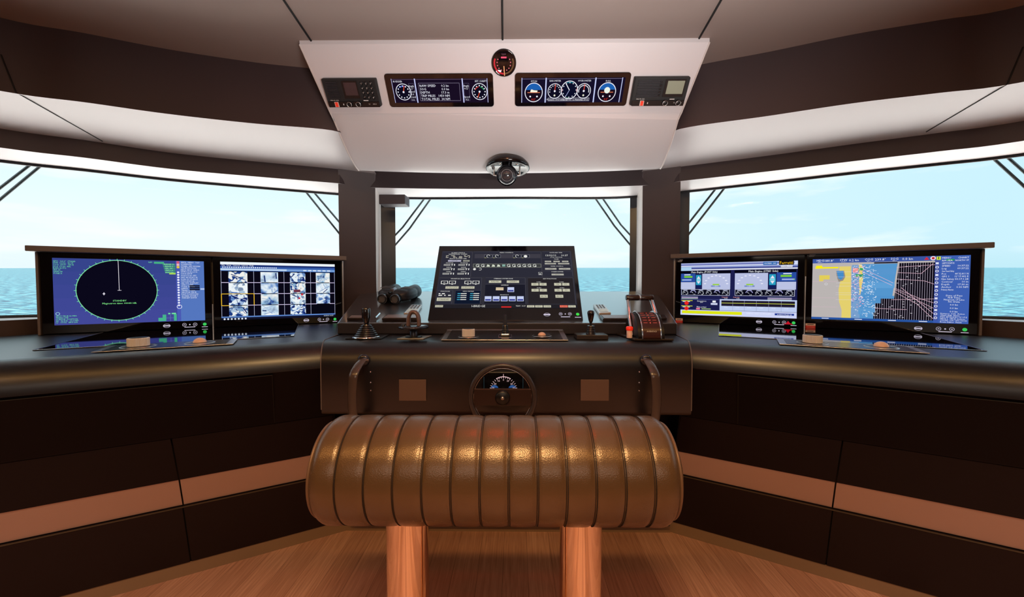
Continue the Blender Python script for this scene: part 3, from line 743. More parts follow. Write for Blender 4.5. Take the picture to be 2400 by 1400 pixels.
# raised instrument riser
r0, r1 = onY(790, 759, 1.744), onY(1587, 760, 1.744)
rb0, rb1 = onY(847, 684, 2.55), onY(1539, 682, 2.55); rzb = (rb0.z + rb1.z) / 2
RTF = 1.036; slope_ = (rzb - RTF) / (2.55 - 1.744)
rs = thing('riser', 'raised sloping dark shelf on the centre console behind the levers', 'shelf', (XC, 1.9, DZ))
mb = MB()
fl0, fl1 = V((r0.x, 1.744, DZ + .001)), V((r1.x, 1.744, DZ + .001)); ft0, ft1 = V((r0.x, 1.744, RTF)), V((r1.x, 1.744, RTF))
bt0, bt1 = V((rb0.x, 2.55, rzb)), V((rb1.x, 2.55, rzb)); bl0, bl1 = V((rb0.x, 2.55, DZ + .001)), V((rb1.x, 2.55, DZ + .001))
mb.add([fl0, fl1, ft1, ft0], [(0, 1, 2, 3)], 1)
mb.add([fl0, fl1, ft1, ft0, bt0, bt1, bl0, bl1], [(3, 2, 5, 4), (4, 5, 7, 6), (0, 3, 4, 6), (1, 7, 5, 2), (0, 6, 7, 1)])
mb.build('shelf_body', [RISER, mat('riser_face', (44, 40, 46), .5, spec=.3)], rs, bevel=.005, angle=.9)
SD = V((0, 1, slope_)).normalized(); SN = V((0, -SD.z, SD.y)); SO = V((0, 1.744, RTF))
def onS(px, py, h=0): return onP(px, py, SO + SN * h, SN)
# sloping bridge under the monitor
bx0, bx1 = onY(1045, 775, 1.73).x, onY(1322, 775, 1.73).x
MB().prism([V((bx0, 1.56, DZ + .001)), V((bx0, 1.735, 1.003)), V((bx0, 1.785, 1.040)), V((bx0, 1.785, DZ + .001))], (bx1 - bx0, 0, 0)).build('centre_bridge', RISER, rs, bevel=.004)

# ------------------------------------------------------------------ monitors
def buttons(g, root, logo, btn, led, red=None, ok=(60, 200, 90)):
    b = G(g.o, g.ex, g.ey, g.w, g.h)
    Wt = (205, 196, 215)
    u, v = b.uv(*logo); b.ring(u, v, .0085, .0012, Wt, 2, sq=1.5); b.rect(u - .022, v - .007, u + .022, v + .007, Wt, 3)
    b.build('logo_print', root); b = G(g.o, g.ex, g.ey, g.w, g.h); u, v = b.uv(*btn); du = .021 / g.w
    for k in (-1, 1):
        c = G(g.o, g.ex, g.ey, g.w, g.h); c.ring(u + k * du, v + .008, .0075, .0014, Wt, 2); c.rect(u + k * du - .005, v + .004, u + k * du + .005, v + .012, Wt, 3); c.build('brightness_button', root)
    b.disc(u, v + .008, .003, Wt, 2, n=10); b.rect(u - du, v - .030, u + du, v - .022, Wt, 2)
    b.build('button_print', root)
    p = G(g.o, g.ex, g.ey, g.w, g.h); u, v = p.uv(*led); p.disc(u, v + .005, .0075, ok, 2); p.rect(u - .02, v - .035, u + .02, v - .028, Wt, 2); p.build('power_button', root)
    if red:
        p = G(g.o, g.ex, g.ey, g.w, g.h); u, v = p.uv(*red); p.poly([(u - .016, v - .01), (u + .016, v - .01), (u, v + .025)], (190, 20, 40), 2); p.rect(u - .03, v - .022, u + .03, v - .01, (190, 20, 40), 2); p.build('alarm_light', root)
def screen_of(g, x0, y0, x1, y1):          # sub-drawing area on glass from pixels
    a = g.uv(x0, y0); b = g.uv(x1, y1)
    return G(g.P(a[0], b[1], .6), g.ex, g.ey, (b[0] - a[0]) * g.w, (a[1] - b[1]) * g.h)

def side_monitor(s, xa, xb, lab, name_draw, scr, logo, btn, led, red=None, sticker=None, brandmark=None):
    p = PP[s]
    al = [ap(s, onW(s, x, 680, p))[0] for x in (xa, xb)]
    if s < 0: A, B = al[0], al[1]          # left end in picture first
    else: A, B = al[0], al[1]
    zt = TOPZ[s]; z0 = DZ + .004
    ex = (W(s, B, p) - W(s, A, p)).normalized(); ey = V((0, 0, 1)); ez = ex.cross(ey)
    w_ = abs(B - A) - .004; h_ = zt - z0; o = W(s, A, p, z0) + ex * .002
    root = thing('monitor', lab, 'monitor', o + ex * w_ / 2, 'wide monitors on the side consoles')
    MB().prism([o, o + ex * w_, o + ex * w_ + ey * h_, o + ey * h_], ez * -.03).build('bezel', GLOSS, root, bevel=.0015)
    g = G(o + ez * .0004, ex, ey, w_, h_)
    sc = screen_of(g, *scr)
    base, fn = name_draw
    so = MB().quad(sc.P(0, 0, 0), sc.P(1, 0, 0), sc.P(1, 1, 0), sc.P(0, 1, 0)).build('screen', glow(base), root)
    fn(sc); gg = sc.build('screen_graphics', so)
    buttons(g, root, logo, btn, led, red)
    if sticker:
        x0, y0, x1, y1 = sticker; k = G(g.o, g.ex, g.ey, g.w, g.h); a = k.uv(x0, y0); b = k.uv(x1, y1)
        k.rect(a[0], b[1], b[0], a[1], mat('sticker_red', (214, 40, 30), .5), 2); k.rect(a[0], (a[1] + b[1]) / 2 + .004, b[0], a[1], mat('sticker_white', (240, 205, 190), .5), 3)
        k.rect(a[0] + .012, (a[1] * 3 + b[1]) / 4 - .002, b[0] - .012, (a[1] * 3 + b[1]) / 4 + .006, BLACK, 4); k.rect(a[0] + .008, (a[1] + b[1] * 3) / 4 - .002, b[0] - .008, (a[1] + b[1] * 3) / 4 + .006, mat('sticker_pink', (240, 130, 120), .5), 4)
        k.build('sticker', root)
    if brandmark:
        k = G(g.o, g.ex, g.ey, g.w, g.h); u, v = k.uv(*brandmark); k.poly([(u - .02, v - .01), (u + .02, v - .01), (u + .026, v + .016), (u - .014, v + .016)], MARK, 2); k.rect(u - .02, v - .022, u + .016, v - .016, MARK, 2); k.build('maker_mark', root)
TOPZ = {-1: (onW(-1, 97, 590, 2.5).z + onW(-1, 797, 612, 2.5).z) / 2, 1: (onW(1, 2296, 585, 2.49).z + onW(1, 1585, 606, 2.49).z) / 2}

GREEN = (120, 235, 165)
def dr_radar(g):
    for k in range(5): g.rect(0, k * .2, .79, k * .2 + .2, (66 - k * 3, 72 - k, 152 - k * 3), .3)
    cx, cy = g.uv(277, 681); a = g.uv(178, 681); b = g.uv(277, 611)
    rx = (cx - a[0]) * g.w; ry = (b[1] - cy) * g.h; r_ = (rx + ry) / 2
    g.disc(cx, cy, r_, (10, 8, 26), 1, n=72); g.ring(cx, cy, r_, .0026, (128, 226, 164), 3, n=90)
    for k in range(36):
        an = math.radians(k * 10); c_, s_ = math.cos(an), math.sin(an)
        for rr, ww in ((1.0, .0016),):
            g.line(cx + c_ * r_ * .985 / g.w, cy + s_ * r_ * .985 / g.h, cx + c_ * r_ * 1.05 / g.w, cy + s_ * r_ * 1.05 / g.h, .0018, GREEN, 3)
    g.pl([(277, 611), (280, 681)], .0016, (240, 236, 245), 4); g.pl([(276, 681), (285, 681)], .0016, (240, 236, 245), 4)
    g.pl([(241, 689), (247, 689)], .0028, (240, 236, 250), 4); g.pl([(244, 686), (244, 692)], .0028, (240, 236, 250), 4)
    g.pt('STANDBY', 281, 705, .036, (140, 250, 150)); g.pt('Magnetron time: 00040 HR', 281, 711, .036, (140, 250, 150))
    L1 = ['GPS1  160.0°  STAND', 'STW  0.2 kn   N UP', 'COG  239.8°  TRUE', 'SOG  0.0 kn  REL', 'RAIN AUTO', '   SEA 24', 'GAIN 58', 'TUNE A']
    for i, t_ in enumerate(L1): g.text(t_, .005, .945 - i * .026, .026, GREEN, 'L')
    g.ring(.022, .17, .006, .0014, (170, 240, 235), 3)
    for i, t_ in enumerate(['VECT TRUE 06 MIN', 'TRAILS OFF', 'CURSOR  POSITION', '  44°  32.8 N   12.6 NM', '  12°  17.4 E   BRG 264']): g.text(t_, .01, .125 - i * .024, .026, GREEN, 'L')
    g.text('NM', .615, .955, .03, GREEN); g.rect(.64, .945, .71, .975, (70, 180, 130), 2)
    for i in range(5): g.rect(.70 + i * .004, .925 - i * .033, .79, .95 - i * .033, (64, 150, 120), 2); g.text(['RANGE 12', 'RINGS 2', 'EBL 180', 'VRM 3.4', 'WATCH'][i], .745, .93 - i * .033, .028, (170, 250, 190), 'C', 4)
    g.rect(.745, .775, .79, .80, (180, 220, 80), 2)
    for (a, b, c, d_) in ((.66, .01, .69, .065), (.69, .01, .715, .115), (.77, .01, .79, .12)): g.rect(a, b, c, d_, (70, 180, 140), 2)
    g.rect(.73, .12, .745, .14, GREEN, 2); g.rect(.755, .12, .785, .14, GREEN, 2); g.line(.745, .01, .745, .11, .0014, (110, 120, 200)); g.line(.715, .06, .77, .06, .0014, (110, 120, 200))
    g.rect(.80, 0, 1, 1, (84, 118, 190), 1); g.rect(.795, 0, .822, 1, (74, 90, 180), 2)
    for v, c_ in ((.975, (214, 90, 120)), (.935, (235, 180, 190)), (.895, (226, 196, 60))): g.rect(.799, v - .018, .819, v + .018, c_, 3)
    for i in range(14): g.disc(.809, .81 - i * .042, .0045, (232, 236, 250), 3, n=10)
    g.ring(.812, .24, .009, .0022, (225, 230, 250), 4)
    Wt = (232, 240, 252)
    L2 = ['ARPA  MENU  TGT', 'COMMON', 'STABIL GPS WGS84', 'TRUE MOTION', 'HDG 180.8° GYRO', 'STW 0.2 kn LOG', 'COG 239.8°', 'SOG 0.0 kn GPS', 'LAT 44°32.811 N', 'LON 12°17.402 E', 'UTC 09:37:18', 'AIS ON  DISPLAY', 'CPA 1.0 NM', 'TCPA 10 MIN', 'LIMITS', 'TRAILS 6 MIN', 'VECTOR TRUE', 'PAST POSITIONS', 'GUARD ZONE 1', 'TARGET DATA', '']
    for i, t_ in enumerate(L2):
        if t_: g.text(t_, .83, .965 - i * .031, .03, Wt, 'L', wmax=.165)
    for v in (.585, .555, .525): g.rect(.89, v - .012, .965, v + .012, (14, 14, 34), 5)
    g.rect(.97, .52, 1, .545, (180, 200, 240), 5)
def dr_cctv(g):
    g.rect(0, .04, 1, 1, (60, 104, 180), .3)
    g.rect(0, .955, 1, 1, (238, 246, 252), 1); g.rect(0, .925, 1, .955, (24, 44, 110), 1); g.text('File  View  Camera  Layout  Help', .012, .93, .034, (230, 238, 250), 'L')
    g.rect(0, .895, 1, .925, (54, 92, 168), 1)
    for i in range(26): g.disc(.02 + i * .0175, .908, .0034, (225, 234, 250), 2, n=8)
    g.rect(0, .855, .55, .888, (190, 214, 240), 1); g.rect(.55, .855, 1, .888, (120, 160, 214), 1)
    for i in range(6): g.rect(.7 + i * .045, .86, .73 + i * .045, .882, (215, 230, 248), 2)
    g.rect(0, .06, 1, .845, (10, 8, 22), 1)
    cx_ = [0.004, .266, .525, .766, .996]; rv = [.84, .645, .45, .25, .06]
    cols = [((20, 40, 110), (110, 150, 205), (225, 238, 246)), ((30, 60, 130), (150, 190, 220), (240, 240, 236)), ((120, 140, 170), (190, 215, 235), (238, 245, 248))]
    k = 0
    for r_ in range(4):
        for c_ in range(4):
            if r_ == 3 and c_ == 3: g.rect(cx_[3], rv[4], cx_[4], rv[3], (8, 8, 20), 2); continue
            k += 1; u0, u1 = cx_[c_], cx_[c_ + 1]; wd = u1 - u0
            g.rect(u0 + wd * .22, rv[r_ + 1] + .004, u0 + wd * .8, rv[r_] - .008, picture('camera_picture_%d' % k, cols[(k * 7) % 3], [38, 60, 26, 90][(k * 5) % 4], k), 2)
            rn = random.Random(k); m0, m1 = u0 + wd * .22, u0 + wd * .8; n0, n1 = rv[r_ + 1] + .004, rv[r_] - .008
            for q_ in range(5):
                x0 = rn.uniform(m0, m1); x1 = rn.uniform(m0, m1); y0 = rn.uniform(n0, n1); y1 = rn.uniform(n0, n1)
                g.line(x0, y0, x1, y1, rn.uniform(.002, .006), rn.choice([(235, 242, 248), (60, 96, 170), (160, 185, 215), (28, 48, 110)]), 3)
    for c_ in range(5): g.line(cx_[c_], .06, cx_[c_], .845, .0016, (190, 196, 225), 4)
    for v in rv[1:4]:
        for c_ in range(4):
            wd = cx_[c_ + 1] - cx_[c_]; g.line(cx_[c_], v, cx_[c_] + wd * .25, v, .003, (214, 200, 235), 4); g.line(cx_[c_] + wd * .78, v, cx_[c_ + 1], v, .003, (214, 200, 235), 4); g.line(cx_[c_] + wd * .25, v, cx_[c_] + wd * .78, v, .0028, (12, 10, 20), 5)
    g.disc(.685, .43, .006, (200, 40, 60), 4); g.disc(.66, .36, .005, (200, 40, 60), 4); g.rect(.61, .47, .67, .52, (110, 50, 70), 4)
    Y = (240, 190, 50); g.frame(cx_[0], rv[2], cx_[1], rv[1] - .19 + .19 - .195, .003, Y, 6) if False else None
    for a in ((cx_[0], rv[2], cx_[1], rv[2]), (cx_[0], rv[3], cx_[0] + .06, rv[3]), (cx_[1], rv[2], cx_[1], rv[3]), (cx_[0], rv[2], cx_[0], rv[3])): g.line(*a, .0032, Y, 6)
    g.rect(0, .04, 1, .062, (90, 130, 200), 5); g.rect(0, 0, 1, .04, (16, 18, 40), 1)
    for i in range(7): g.disc(.025 + i * .028, .018, .0045, (225, 235, 250), 5, n=10)
    g.text('13/02/19 10:37', .98, .012, .028, (225, 235, 250), 'R')
def dial_row(g, u0, u1, v0, v1):
    g.rect(u0, v0, u1, v1, (8, 8, 24), 1); g.frame(u0, v0, u1, v1, .0016, (225, 230, 250), 3)
    for i in range(6):
        u = u0 + (u1 - u0) * (i + .5) / 6; v = v0 + (v1 - v0) * .38; r_ = (u1 - u0) * g.w / 17
        if i in (1, 4): g.ring(u, v, r_, .004, (150, 150, 200), 3, 10, 170, 16)
        else:
            for k in range(8):
                a = math.radians(-10 + 200 * k / 7); g.line(u + math.cos(a) * r_ * .7 / g.w, v + math.sin(a) * r_ * .7 / g.h, u + math.cos(a) * r_ * 1.1 / g.w, v + math.sin(a) * r_ * 1.1 / g.h, .0022, (230, 236, 250), 3)
        g.line(u, v, u - r_ * .6 / g.w, v + r_ * .4 / g.h, .0016, (235, 240, 250), 4); g.text(['22', '1.4', '68', '71', '2.1', '83'][i], u + .012, v0 + .006, .03, (235, 240, 250))
        g.rect(u - .02, v1 - .018, u + .02, v1 - .008, (170, 176, 215), 3)
def dr_engine(g):
    Wt = (240, 244, 252); LG = (184, 192, 226)
    g.rect(0, 0, 1, 1, (28, 30, 78), .3)
    for i, c_ in enumerate(((110, 120, 190), (214, 222, 246), (150, 164, 216), (72, 84, 160))): g.rect(0, .955 - i * .022, 1, .975 - i * .022, c_, 1)
    g.rect(0, .978, 1, 1, (170, 180, 225), 1); g.rect(0, .86, 1, .882, (232, 236, 250), 1); g.rect(0, .855, .1, .925, (170, 205, 235), 2)
    g.rect(.73, .935, .84, .99, (54, 110, 178), 2); g.text('SYSTEM  OK', .785, .95, .032, Wt)
    g.rect(.855, .93, .97, 1.0, (18, 14, 20), 2); g.text('Ferretti', .912, .942, .075, (238, 190, 30), wmax=.1); g.rect(.975, .94, 1, .99, (214, 222, 246), 2)
    g.rect(.87, .89, .96, .925, (228, 232, 248), 2); g.text('BUZZER STOP', .915, .897, .028, (20, 20, 60), wmax=.08)
    for u0, u1, tx, flip in ((.0, .46, 'Main Engine (PORT Side)', False), (.49, .99, 'Main Engine (STBD Side)', True)):
        g.rect(u0, .80, u1, .85, (6, 6, 20), 1); g.text(tx, (u0 + u1) / 2 - .01, .81, .05, Wt, wmax=.24)
        w_ = u1 - u0
        def X(a): return u1 - a * w_ if flip else u0 + a * w_
        def rc(a, v0, b, v1, c_, lay=1): g.rect(min(X(a), X(b)), v0, max(X(a), X(b)), v1, c_, lay)
        rc(.0, .64, .30, .80, (40, 76, 160)); rc(.0, .50, .30, .635, LG, 2); rc(.44, .50, .99, .795, LG, 2)
        rc(.07, .72, .24, .755, (120, 200, 50), 3); rc(.07, .77, .2, .785, Wt, 3); rc(.02, .665, .22, .69, (160, 180, 235), 3); rc(.02, .67, .04, .685, (120, 200, 50), 4)
        rc(.315, .58, .42, .77, (40, 160, 196), 2); rc(.315, .53, .42, .58, (14, 30, 90), 2); rc(.33, .665, .41, .685, (150, 232, 240), 4)
        uc = (X(.315) + X(.42)) / 2; g.poly([(uc - .018, .695), (uc + .018, .695), (uc, .75)], (226, 226, 240), 4); g.poly([(uc - .018, .655), (uc + .018, .655), (uc, .60)], (226, 226, 240), 4)
        c_u = (X(.44) + X(.99)) / 2 + (-.01 if flip else .0); ru = .115
        for i in range(9):
            a = math.radians(5 + 170 * i / 8); g.rect(c_u + math.cos(a) * .10 - .009, .59 + math.sin(a) * .165 - .008, c_u + math.cos(a) * .10 + .009, .59 + math.sin(a) * .165 + .008, (232, 234, 250), 3)
        g.rect(c_u - .03, .575, c_u + .03, .60, (150, 206, 60), 4); g.rect(c_u - .045, .545, c_u + .04, .572, (120, 140, 200), 3); g.text('0 RPM', c_u, .552, .028, Wt)
        for i in range(6): g.rect(X(.03), .52 + i * .018, X(.27), .523 + i * .018, (200, 206, 230), 3) if X(.03) < X(.27) else g.rect(X(.27), .52 + i * .018, X(.03), .523 + i * .018, (200, 206, 230), 3)
        dial_row(g, u0 + .008, u1 - .01, .385, .495)
    for i, c_ in enumerate(((225, 230, 245), (190, 150, 215), (190, 230, 190))): g.rect(.008, .345 - i * .016, .165, .353 - i * .016, c_, 2); g.rect(.77, .345 - i * .016, .96, .353 - i * .016, c_, 2)
    g.text('Setpoint', .41, .345, .03, (240, 160, 150)); g.text('0.00', .42, .32, .03, Wt); g.text('Setpoint', .51, .345, .03, (240, 160, 150)); g.text('0.00', .525, .32, .03, Wt)
    g.line(0, .305, .36, .305, .0015, (100, 110, 180))
    for v in (.28, .175): g.rect(.008, v - .008, .115, v + .006, (200, 206, 50), 2); g.rect(.02, v - .026, .09, v - .014, Wt, 2); g.disc(.058, v - .05, .011, (235, 40, 30), 3)
    g.text('Generators', .2, .262, .035, Wt); g.text('24.6', .2, .24, .03, Wt); g.rect(.3, .25, .33, .285, Wt, 2); g.rect(.285, .205, .345, .24, (205, 212, 240), 2)
    g.text('Bilge pumps', .2, .15, .035, Wt); g.rect(.15, .11, .185, .14, (240, 120, 150), 2); g.rect(.2, .117, .285, .133, (170, 200, 120), 2)
    g.rect(.365, .105, 1, .315, (190, 204, 240), 1); g.rect(.38, .19, .985, .292, (20, 14, 34), 2)
    for i in range(1, 6): g.line(.38 + i * .1, .105, .38 + i * .1, .292, .0012, (150, 150, 190), 3)
    g.line(.38, .245, .985, .245, .0028, (206, 214, 70), 4)
    for i in range(3): g.line(.38, .21 + i * .028, .985, .21 + i * .028, .0007, (90, 84, 120), 3)
    for i in range(6): g.text('10:%d' % (32 + i), .42 + i * .1, .155, .028, Wt)
    g.rect(0, 0, 1, .1, (206, 212, 246), 1); g.rect(.015, .03, .56, .085, (222, 230, 20), 2)
    g.text('ALARM LIST  13/02/19  NO NEW ALARMS', .7, .055, .03, (240, 244, 255), wmax=.2); g.rect(.83, .045, .98, .08, (36, 60, 150), 3); g.text('ACKNOWLEDGE', .905, .05, .028, Wt); g.text('PAGE 1/4', .905, .015, .028, (246, 248, 255))
def dr_chart(g):
    Wt = (236, 240, 250)
    g.rect(0, 0, 1, 1, (58, 90, 176), .3); g.rect(0, .035, .80, .93, (186, 180, 178), 1)
    for v in (.2, .35, .62): g.rect(0, v, .18, v + .012, (196, 180, 184), 1.3)
    Y = (228, 208, 110); Bl = (84, 150, 206)
    pp = lambda L, c_, lay: g.poly([(a, b) for a, b in L], c_, lay)
    pp([(.19, .87), (.27, .87), (.28, .035), (.215, .035), (.215, .16), (.195, .3), (.19, .5), (.20, .62)], Y, 2)
    pp([(.17, .80), (.225, .80), (.235, .7), (.22, .64), (.19, .62), (.175, .7)], (150, 140, 130), 2.3); pp([(.172, .80), (.22, .80), (.225, .7), (.205, .65), (.185, .68)], (70, 140, 200), 2.6)
    pp([(.278, .89), (.345, .89), (.35, .62), (.335, .40), (.34, .035), (.28, .035)], (120, 160, 205), 2)
    pp([(.325, .89), (.345, .89), (.355, .66), (.345, .5), (.335, .4), (.33, .6)], Y, 3)
    pp([(.345, .90), (.575, .90), (.545, .34), (.545, .035), (.335, .035), (.34, .4), (.356, .6)], Bl, 2)
    for i in range(4): g.rect(.33, .1 + i * .21, .56, .19 + i * .21, [(92, 156, 210), (80, 146, 204), (96, 160, 214), (88, 150, 206)][i], 2.1)
    g.rect(.285, .77, .32, .84, (240, 150, 150), 3); g.rect(.32, .80, .355, .845, (60, 170, 80), 3.4); g.rect(.305, .70, .355, .74, (50, 160, 80), 3.4)
    rn = random.Random(3)
    for i in range(230):
        u = rn.uniform(.275, .36); v = rn.uniform(.3, .88) if i % 3 else rn.uniform(.05, .9); L = rn.uniform(.003, .012); g.rect(u, v, u + L, v + .008, rn.choice([(240, 220, 235), (60, 110, 190), (250, 170, 190), (235, 240, 250)]), 4)
    for i in range(170):
        u = rn.gauss(.385, .035); v = rn.uniform(.06, .88)
        if .35 < u < .5: g.rect(u, v, u + rn.uniform(.003, .014), v + .007, (220, 232, 246), 4)
    pp([(.585, .905), (.80, .905), (.80, .035), (.43, .035), (.43, .13), (.44, .14), (.44, .28), (.475, .28), (.475, .355), (.56, .355)], (12, 8, 18), 3)
    u = .44
    while u < .80:
        v1 = .905 if u > .585 else (.355 if u > .475 else .28)
        if .56 < u < .585: v1 = .355 + (u - .56) / .025 * .55
        g.line(u, .035, u, v1, .0011, (190, 180, 200), 4); u += .0145
    P_ = (235, 190, 210)
    for L in ([(.57, .84), (.8, .87)], [(.575, .76), (.72, .74), (.79, .89)], [(.57, .66), (.74, .63), (.8, .58)], [(.545, .34), (.8, .36)], [(.44, .2), (.64, .19)], [(.56, .5), (.8, .22)], [(.555, .47), (.7, .28), (.8, .06)], [(.56, .52), (.72, .36), (.8, .3)], [(.36, .82), (.55, .60)], [(.35, .78), (.545, .56)], [(.6, .53), (.8, .14)]):
        for a, b in zip(L, L[1:]): g.line(*a, *b, .0014, P_, 5)
    for i in range(40):
        u = rn.uniform(.45, .79); v = rn.uniform(.06, .88)
        if u < .57 and v > .3: continue
        g.rect(u, v, u + .012, v + .007, (210, 205, 215), 5)
    for v in (.78, .7, .6, .55, .44, .41, .33): g.line(.17, v, .28, v, .0009, (220, 220, 225), 4)
    g.rect(.02, .84, .185, .865, (250, 236, 20), 4); g.rect(.025, .865, .07, .89, (250, 236, 20), 4); g.rect(.05, .66, .125, .73, (226, 206, 90), 4); g.rect(.05, .63, .08, .66, (226, 206, 90), 4); g.ring(.1, .585, .005, .001, Wt, 4)
    g.rect(0, .93, .82, 1, (58, 84, 160), 3)
    for u, t_ in ((.055, 'HDG'), (.22, 'STW'), (.39, 'COG'), (.555, 'SOG')): g.text(t_, u, .958, .045, Wt); g.text({'HDG': 'GYRO 1', 'STW': 'LOG 1', 'COG': 'GPS 1', 'SOG': 'GPS 1'}[t_], u, .938, .022, Wt)
    for u, t_ in ((.12, '180.8°'), (.29, '0.2 kn'), (.465, '239.8°'), (.635, '0.0 kn')): g.text(t_, u, .95, .05, Wt)
    g.poly([(.735, .945), (.765, .945), (.75, .99)], (210, 40, 60), 5); g.disc(.788, .967, .009, (240, 225, 230), 5); g.disc(.788, .967, .005, (190, 30, 50), 6); g.rect(.808, .94, .832, .99, (210, 226, 60), 6); g.rect(.817, .95, .822, .985, (20, 60, 30), 7)
    g.rect(.425, .905, .575, .925, (10, 10, 30), 4); g.rect(.80, .04, .825, .93, (70, 84, 160), 4)
    for i in range(15):
        v = .89 - i * .058; g.ring(.8125, v, .0045, .0022, Wt, 6, n=10) if i % 3 else g.rect(.804, v - .014, .821, v + .014, (220, 226, 245), 6)
    g.rect(.828, .0, 1, 1, (62, 96, 178), 4); g.rect(.865, .925, .91, .95, (40, 150, 90), 5)
    R1 = [('MENU', 'CHART'), ('RM SEA', 'NORTH UP'), ('SAFETY MONITOR', ''), ('SPEED', '10:37:22'), ('Log', '09:37:22'), ('Own Vessel Safety', ''), ('Pos', '44°32.811 N'), ('GPS 1', '12°17.402 E'), ('Nav Safety', '00:17:1.28'), ('Contour', '10 m'), ('Depth', '17.30 m'), ('Anchor', '0.00 NM'), ('Primary Alarms', '')]
    for i, (a, b) in enumerate(R1):
        g.text(a, .84, .955 - i * .039, .034, Wt, 'L', wmax=.07, lay=8)
        if b: g.text(b, .99, .955 - i * .039, .034, Wt, 'R', wmax=.075, lay=8)
    for i, t_ in enumerate(['Date of Pass', 'N:8 Time', 'Nearest of Line', 'No Data']): g.text(t_, .915, .40 - i * .03, .034, Wt, lay=8)
    for i, t_ in enumerate(['0.0 kn', '0.0 kn', '0.0 kn']): g.text(t_, .915, .265 - i * .05, .034, Wt, lay=8)
    for i, t_ in enumerate(['Distance  0.02  Action', 'Chart shift  None', 'POS: 44°32.8 N / 12°17 E', 'HDG 1  180.8  Source', 'COUNT  0.00  UTC +01:00', 'Route Editor  Finish']): g.text(t_, .84, .135 - i * .025, .028, Wt, 'L', wmax=.15, lay=8)
    g.rect(0, 0, .80, .035, (40, 84, 160), 4)
    for u in (.1, .33, .55, .74): g.rect(u - .025, .012, u + .025, .022, Wt, 5)

side_monitor(-1, 94, 497, 'leftmost monitor on the left console, showing a round green radar ring', ((60, 70, 158), dr_radar), (122, 604.6, 481, 751), (391, 764), (445, 762.5), (480, 761))
side_monitor(-1, 499, 801, 'monitor on the left console nearest the centre, showing a grid of camera pictures', ((60, 104, 180), dr_cctv), (516, 613.5, 786, 742), (718, 751), (758, 750), (785, 749))
side_monitor(1, 1583, 1886, 'monitor on the right console nearest the centre, showing engine dials and a yellow bar', ((28, 30, 78), dr_engine), (1596.5, 618, 1867, 747), (1779, 754.5), (1826, 757), (1860, 758), (1847, 757), (1583.5, 746, 1600, 758), (1594, 611))
side_monitor(1, 1888, 2296, 'rightmost monitor on the right console, showing a sea chart', ((58, 90, 176), dr_chart), (1905, 608, 2269, 760), (2152, 770), (2215, 773), (2261, 774), None, (1888, 758, 1911, 770.5), (1903, 598))

# housings with top rail
for s in (-1, 1):
    p = PP[s]; side = 'left' if s < 0 else 'right'
    e0, e1 = (94, 801) if s < 0 else (2296, 1583)
    a0 = ap(s, onW(s, e0, 680, p))[0]; a1 = ap(s, onW(s, e1, 680, p))[0]; zt = TOPZ[s]
    root = thing('monitor_housing', 'taupe surround with top rail holding the two monitors on the %s console' % side, 'monitor housing', W(s, (a0 + a1) / 2, p + .06, DZ), 'monitor surrounds')
    fr_ = ((W(s, 1, 0) - W(s, 0, 0)).normalized(), wn(s), V((0, 0, 1)))
    h_ = zt - DZ; am = (a0 + a1) / 2; L_ = abs(a1 - a0)
    MB().box(W(s, am, p + .083, DZ + h_ / 2), (L_ + .016, .10, h_), fr_).build('back_box', RAIL, root, bevel=.003)
    MB().box(W(s, am, p + .045, zt + .012), (L_ + .044, .19, .024), fr_).build('top_rail', RAIL, root, bevel=.003)
    for a in (a0 - .006, a1 + .006):
        MB().box(W(s, a, p + .02, DZ + h_ / 2), (.008, .05, h_ - .001), fr_).build('end_post', SILVER if a > am else RAIL, root, bevel=.001)
    xm = 498 if s < 0 else 1887; am_ = ap(s, onW(s, xm, 680, p))[0]
    MB().box(W(s, am_, p - .004, DZ + .002 + (.06 if s < 0 else .13)), (.004, .008, .12 if s < 0 else .26), fr_).build('divider_strip', SILVER, root)

# centre monitor
BL, BR = onY(1002, 752, 1.79), onY(1368, 751, 1.79)
TL, TR = onY(1030, 577, 2.074), onY(1345, 576, 2.074)
zc0 = (BL.z + BR.z) / 2; zc1 = (TL.z + TR.z) / 2
xm_ = (BL.x + BR.x + TL.x + TR.x) / 4; wm = ((BR.x - BL.x) + (TR.x - TL.x)) / 2
ex = V((1, 0, 0)); ey = V((0, 2.074 - 1.79, zc1 - zc0)); hm = ey.length; ey.normalize(); ez = ex.cross(ey)
o = V((xm_ - wm / 2, 1.79, zc0))
cm = thing('monitor', 'large tilted centre monitor with dark control pages, on the centre console', 'monitor', o + ex * wm / 2)
MB().prism([o, o + ex * wm, o + ex * wm + ey * hm, o + ey * hm], ez * -.035).build('bezel', mat('centre_glass', (14, 13, 20), .09, spec=.6), cm, bevel=.002)
MB().prism([o + ex * .1 + ey * .06 - ez * .03, o + ex * (wm - .1) + ey * .06 - ez * .03, o + ex * (wm - .1) + ey * .3 - ez * .03, o + ex * .1 + ey * .3 - ez * .03], V((0, .05, -.09))).build('rear_mount', BLACK, cm)
g = G(o + ez * .0004, ex, ey, wm, hm)
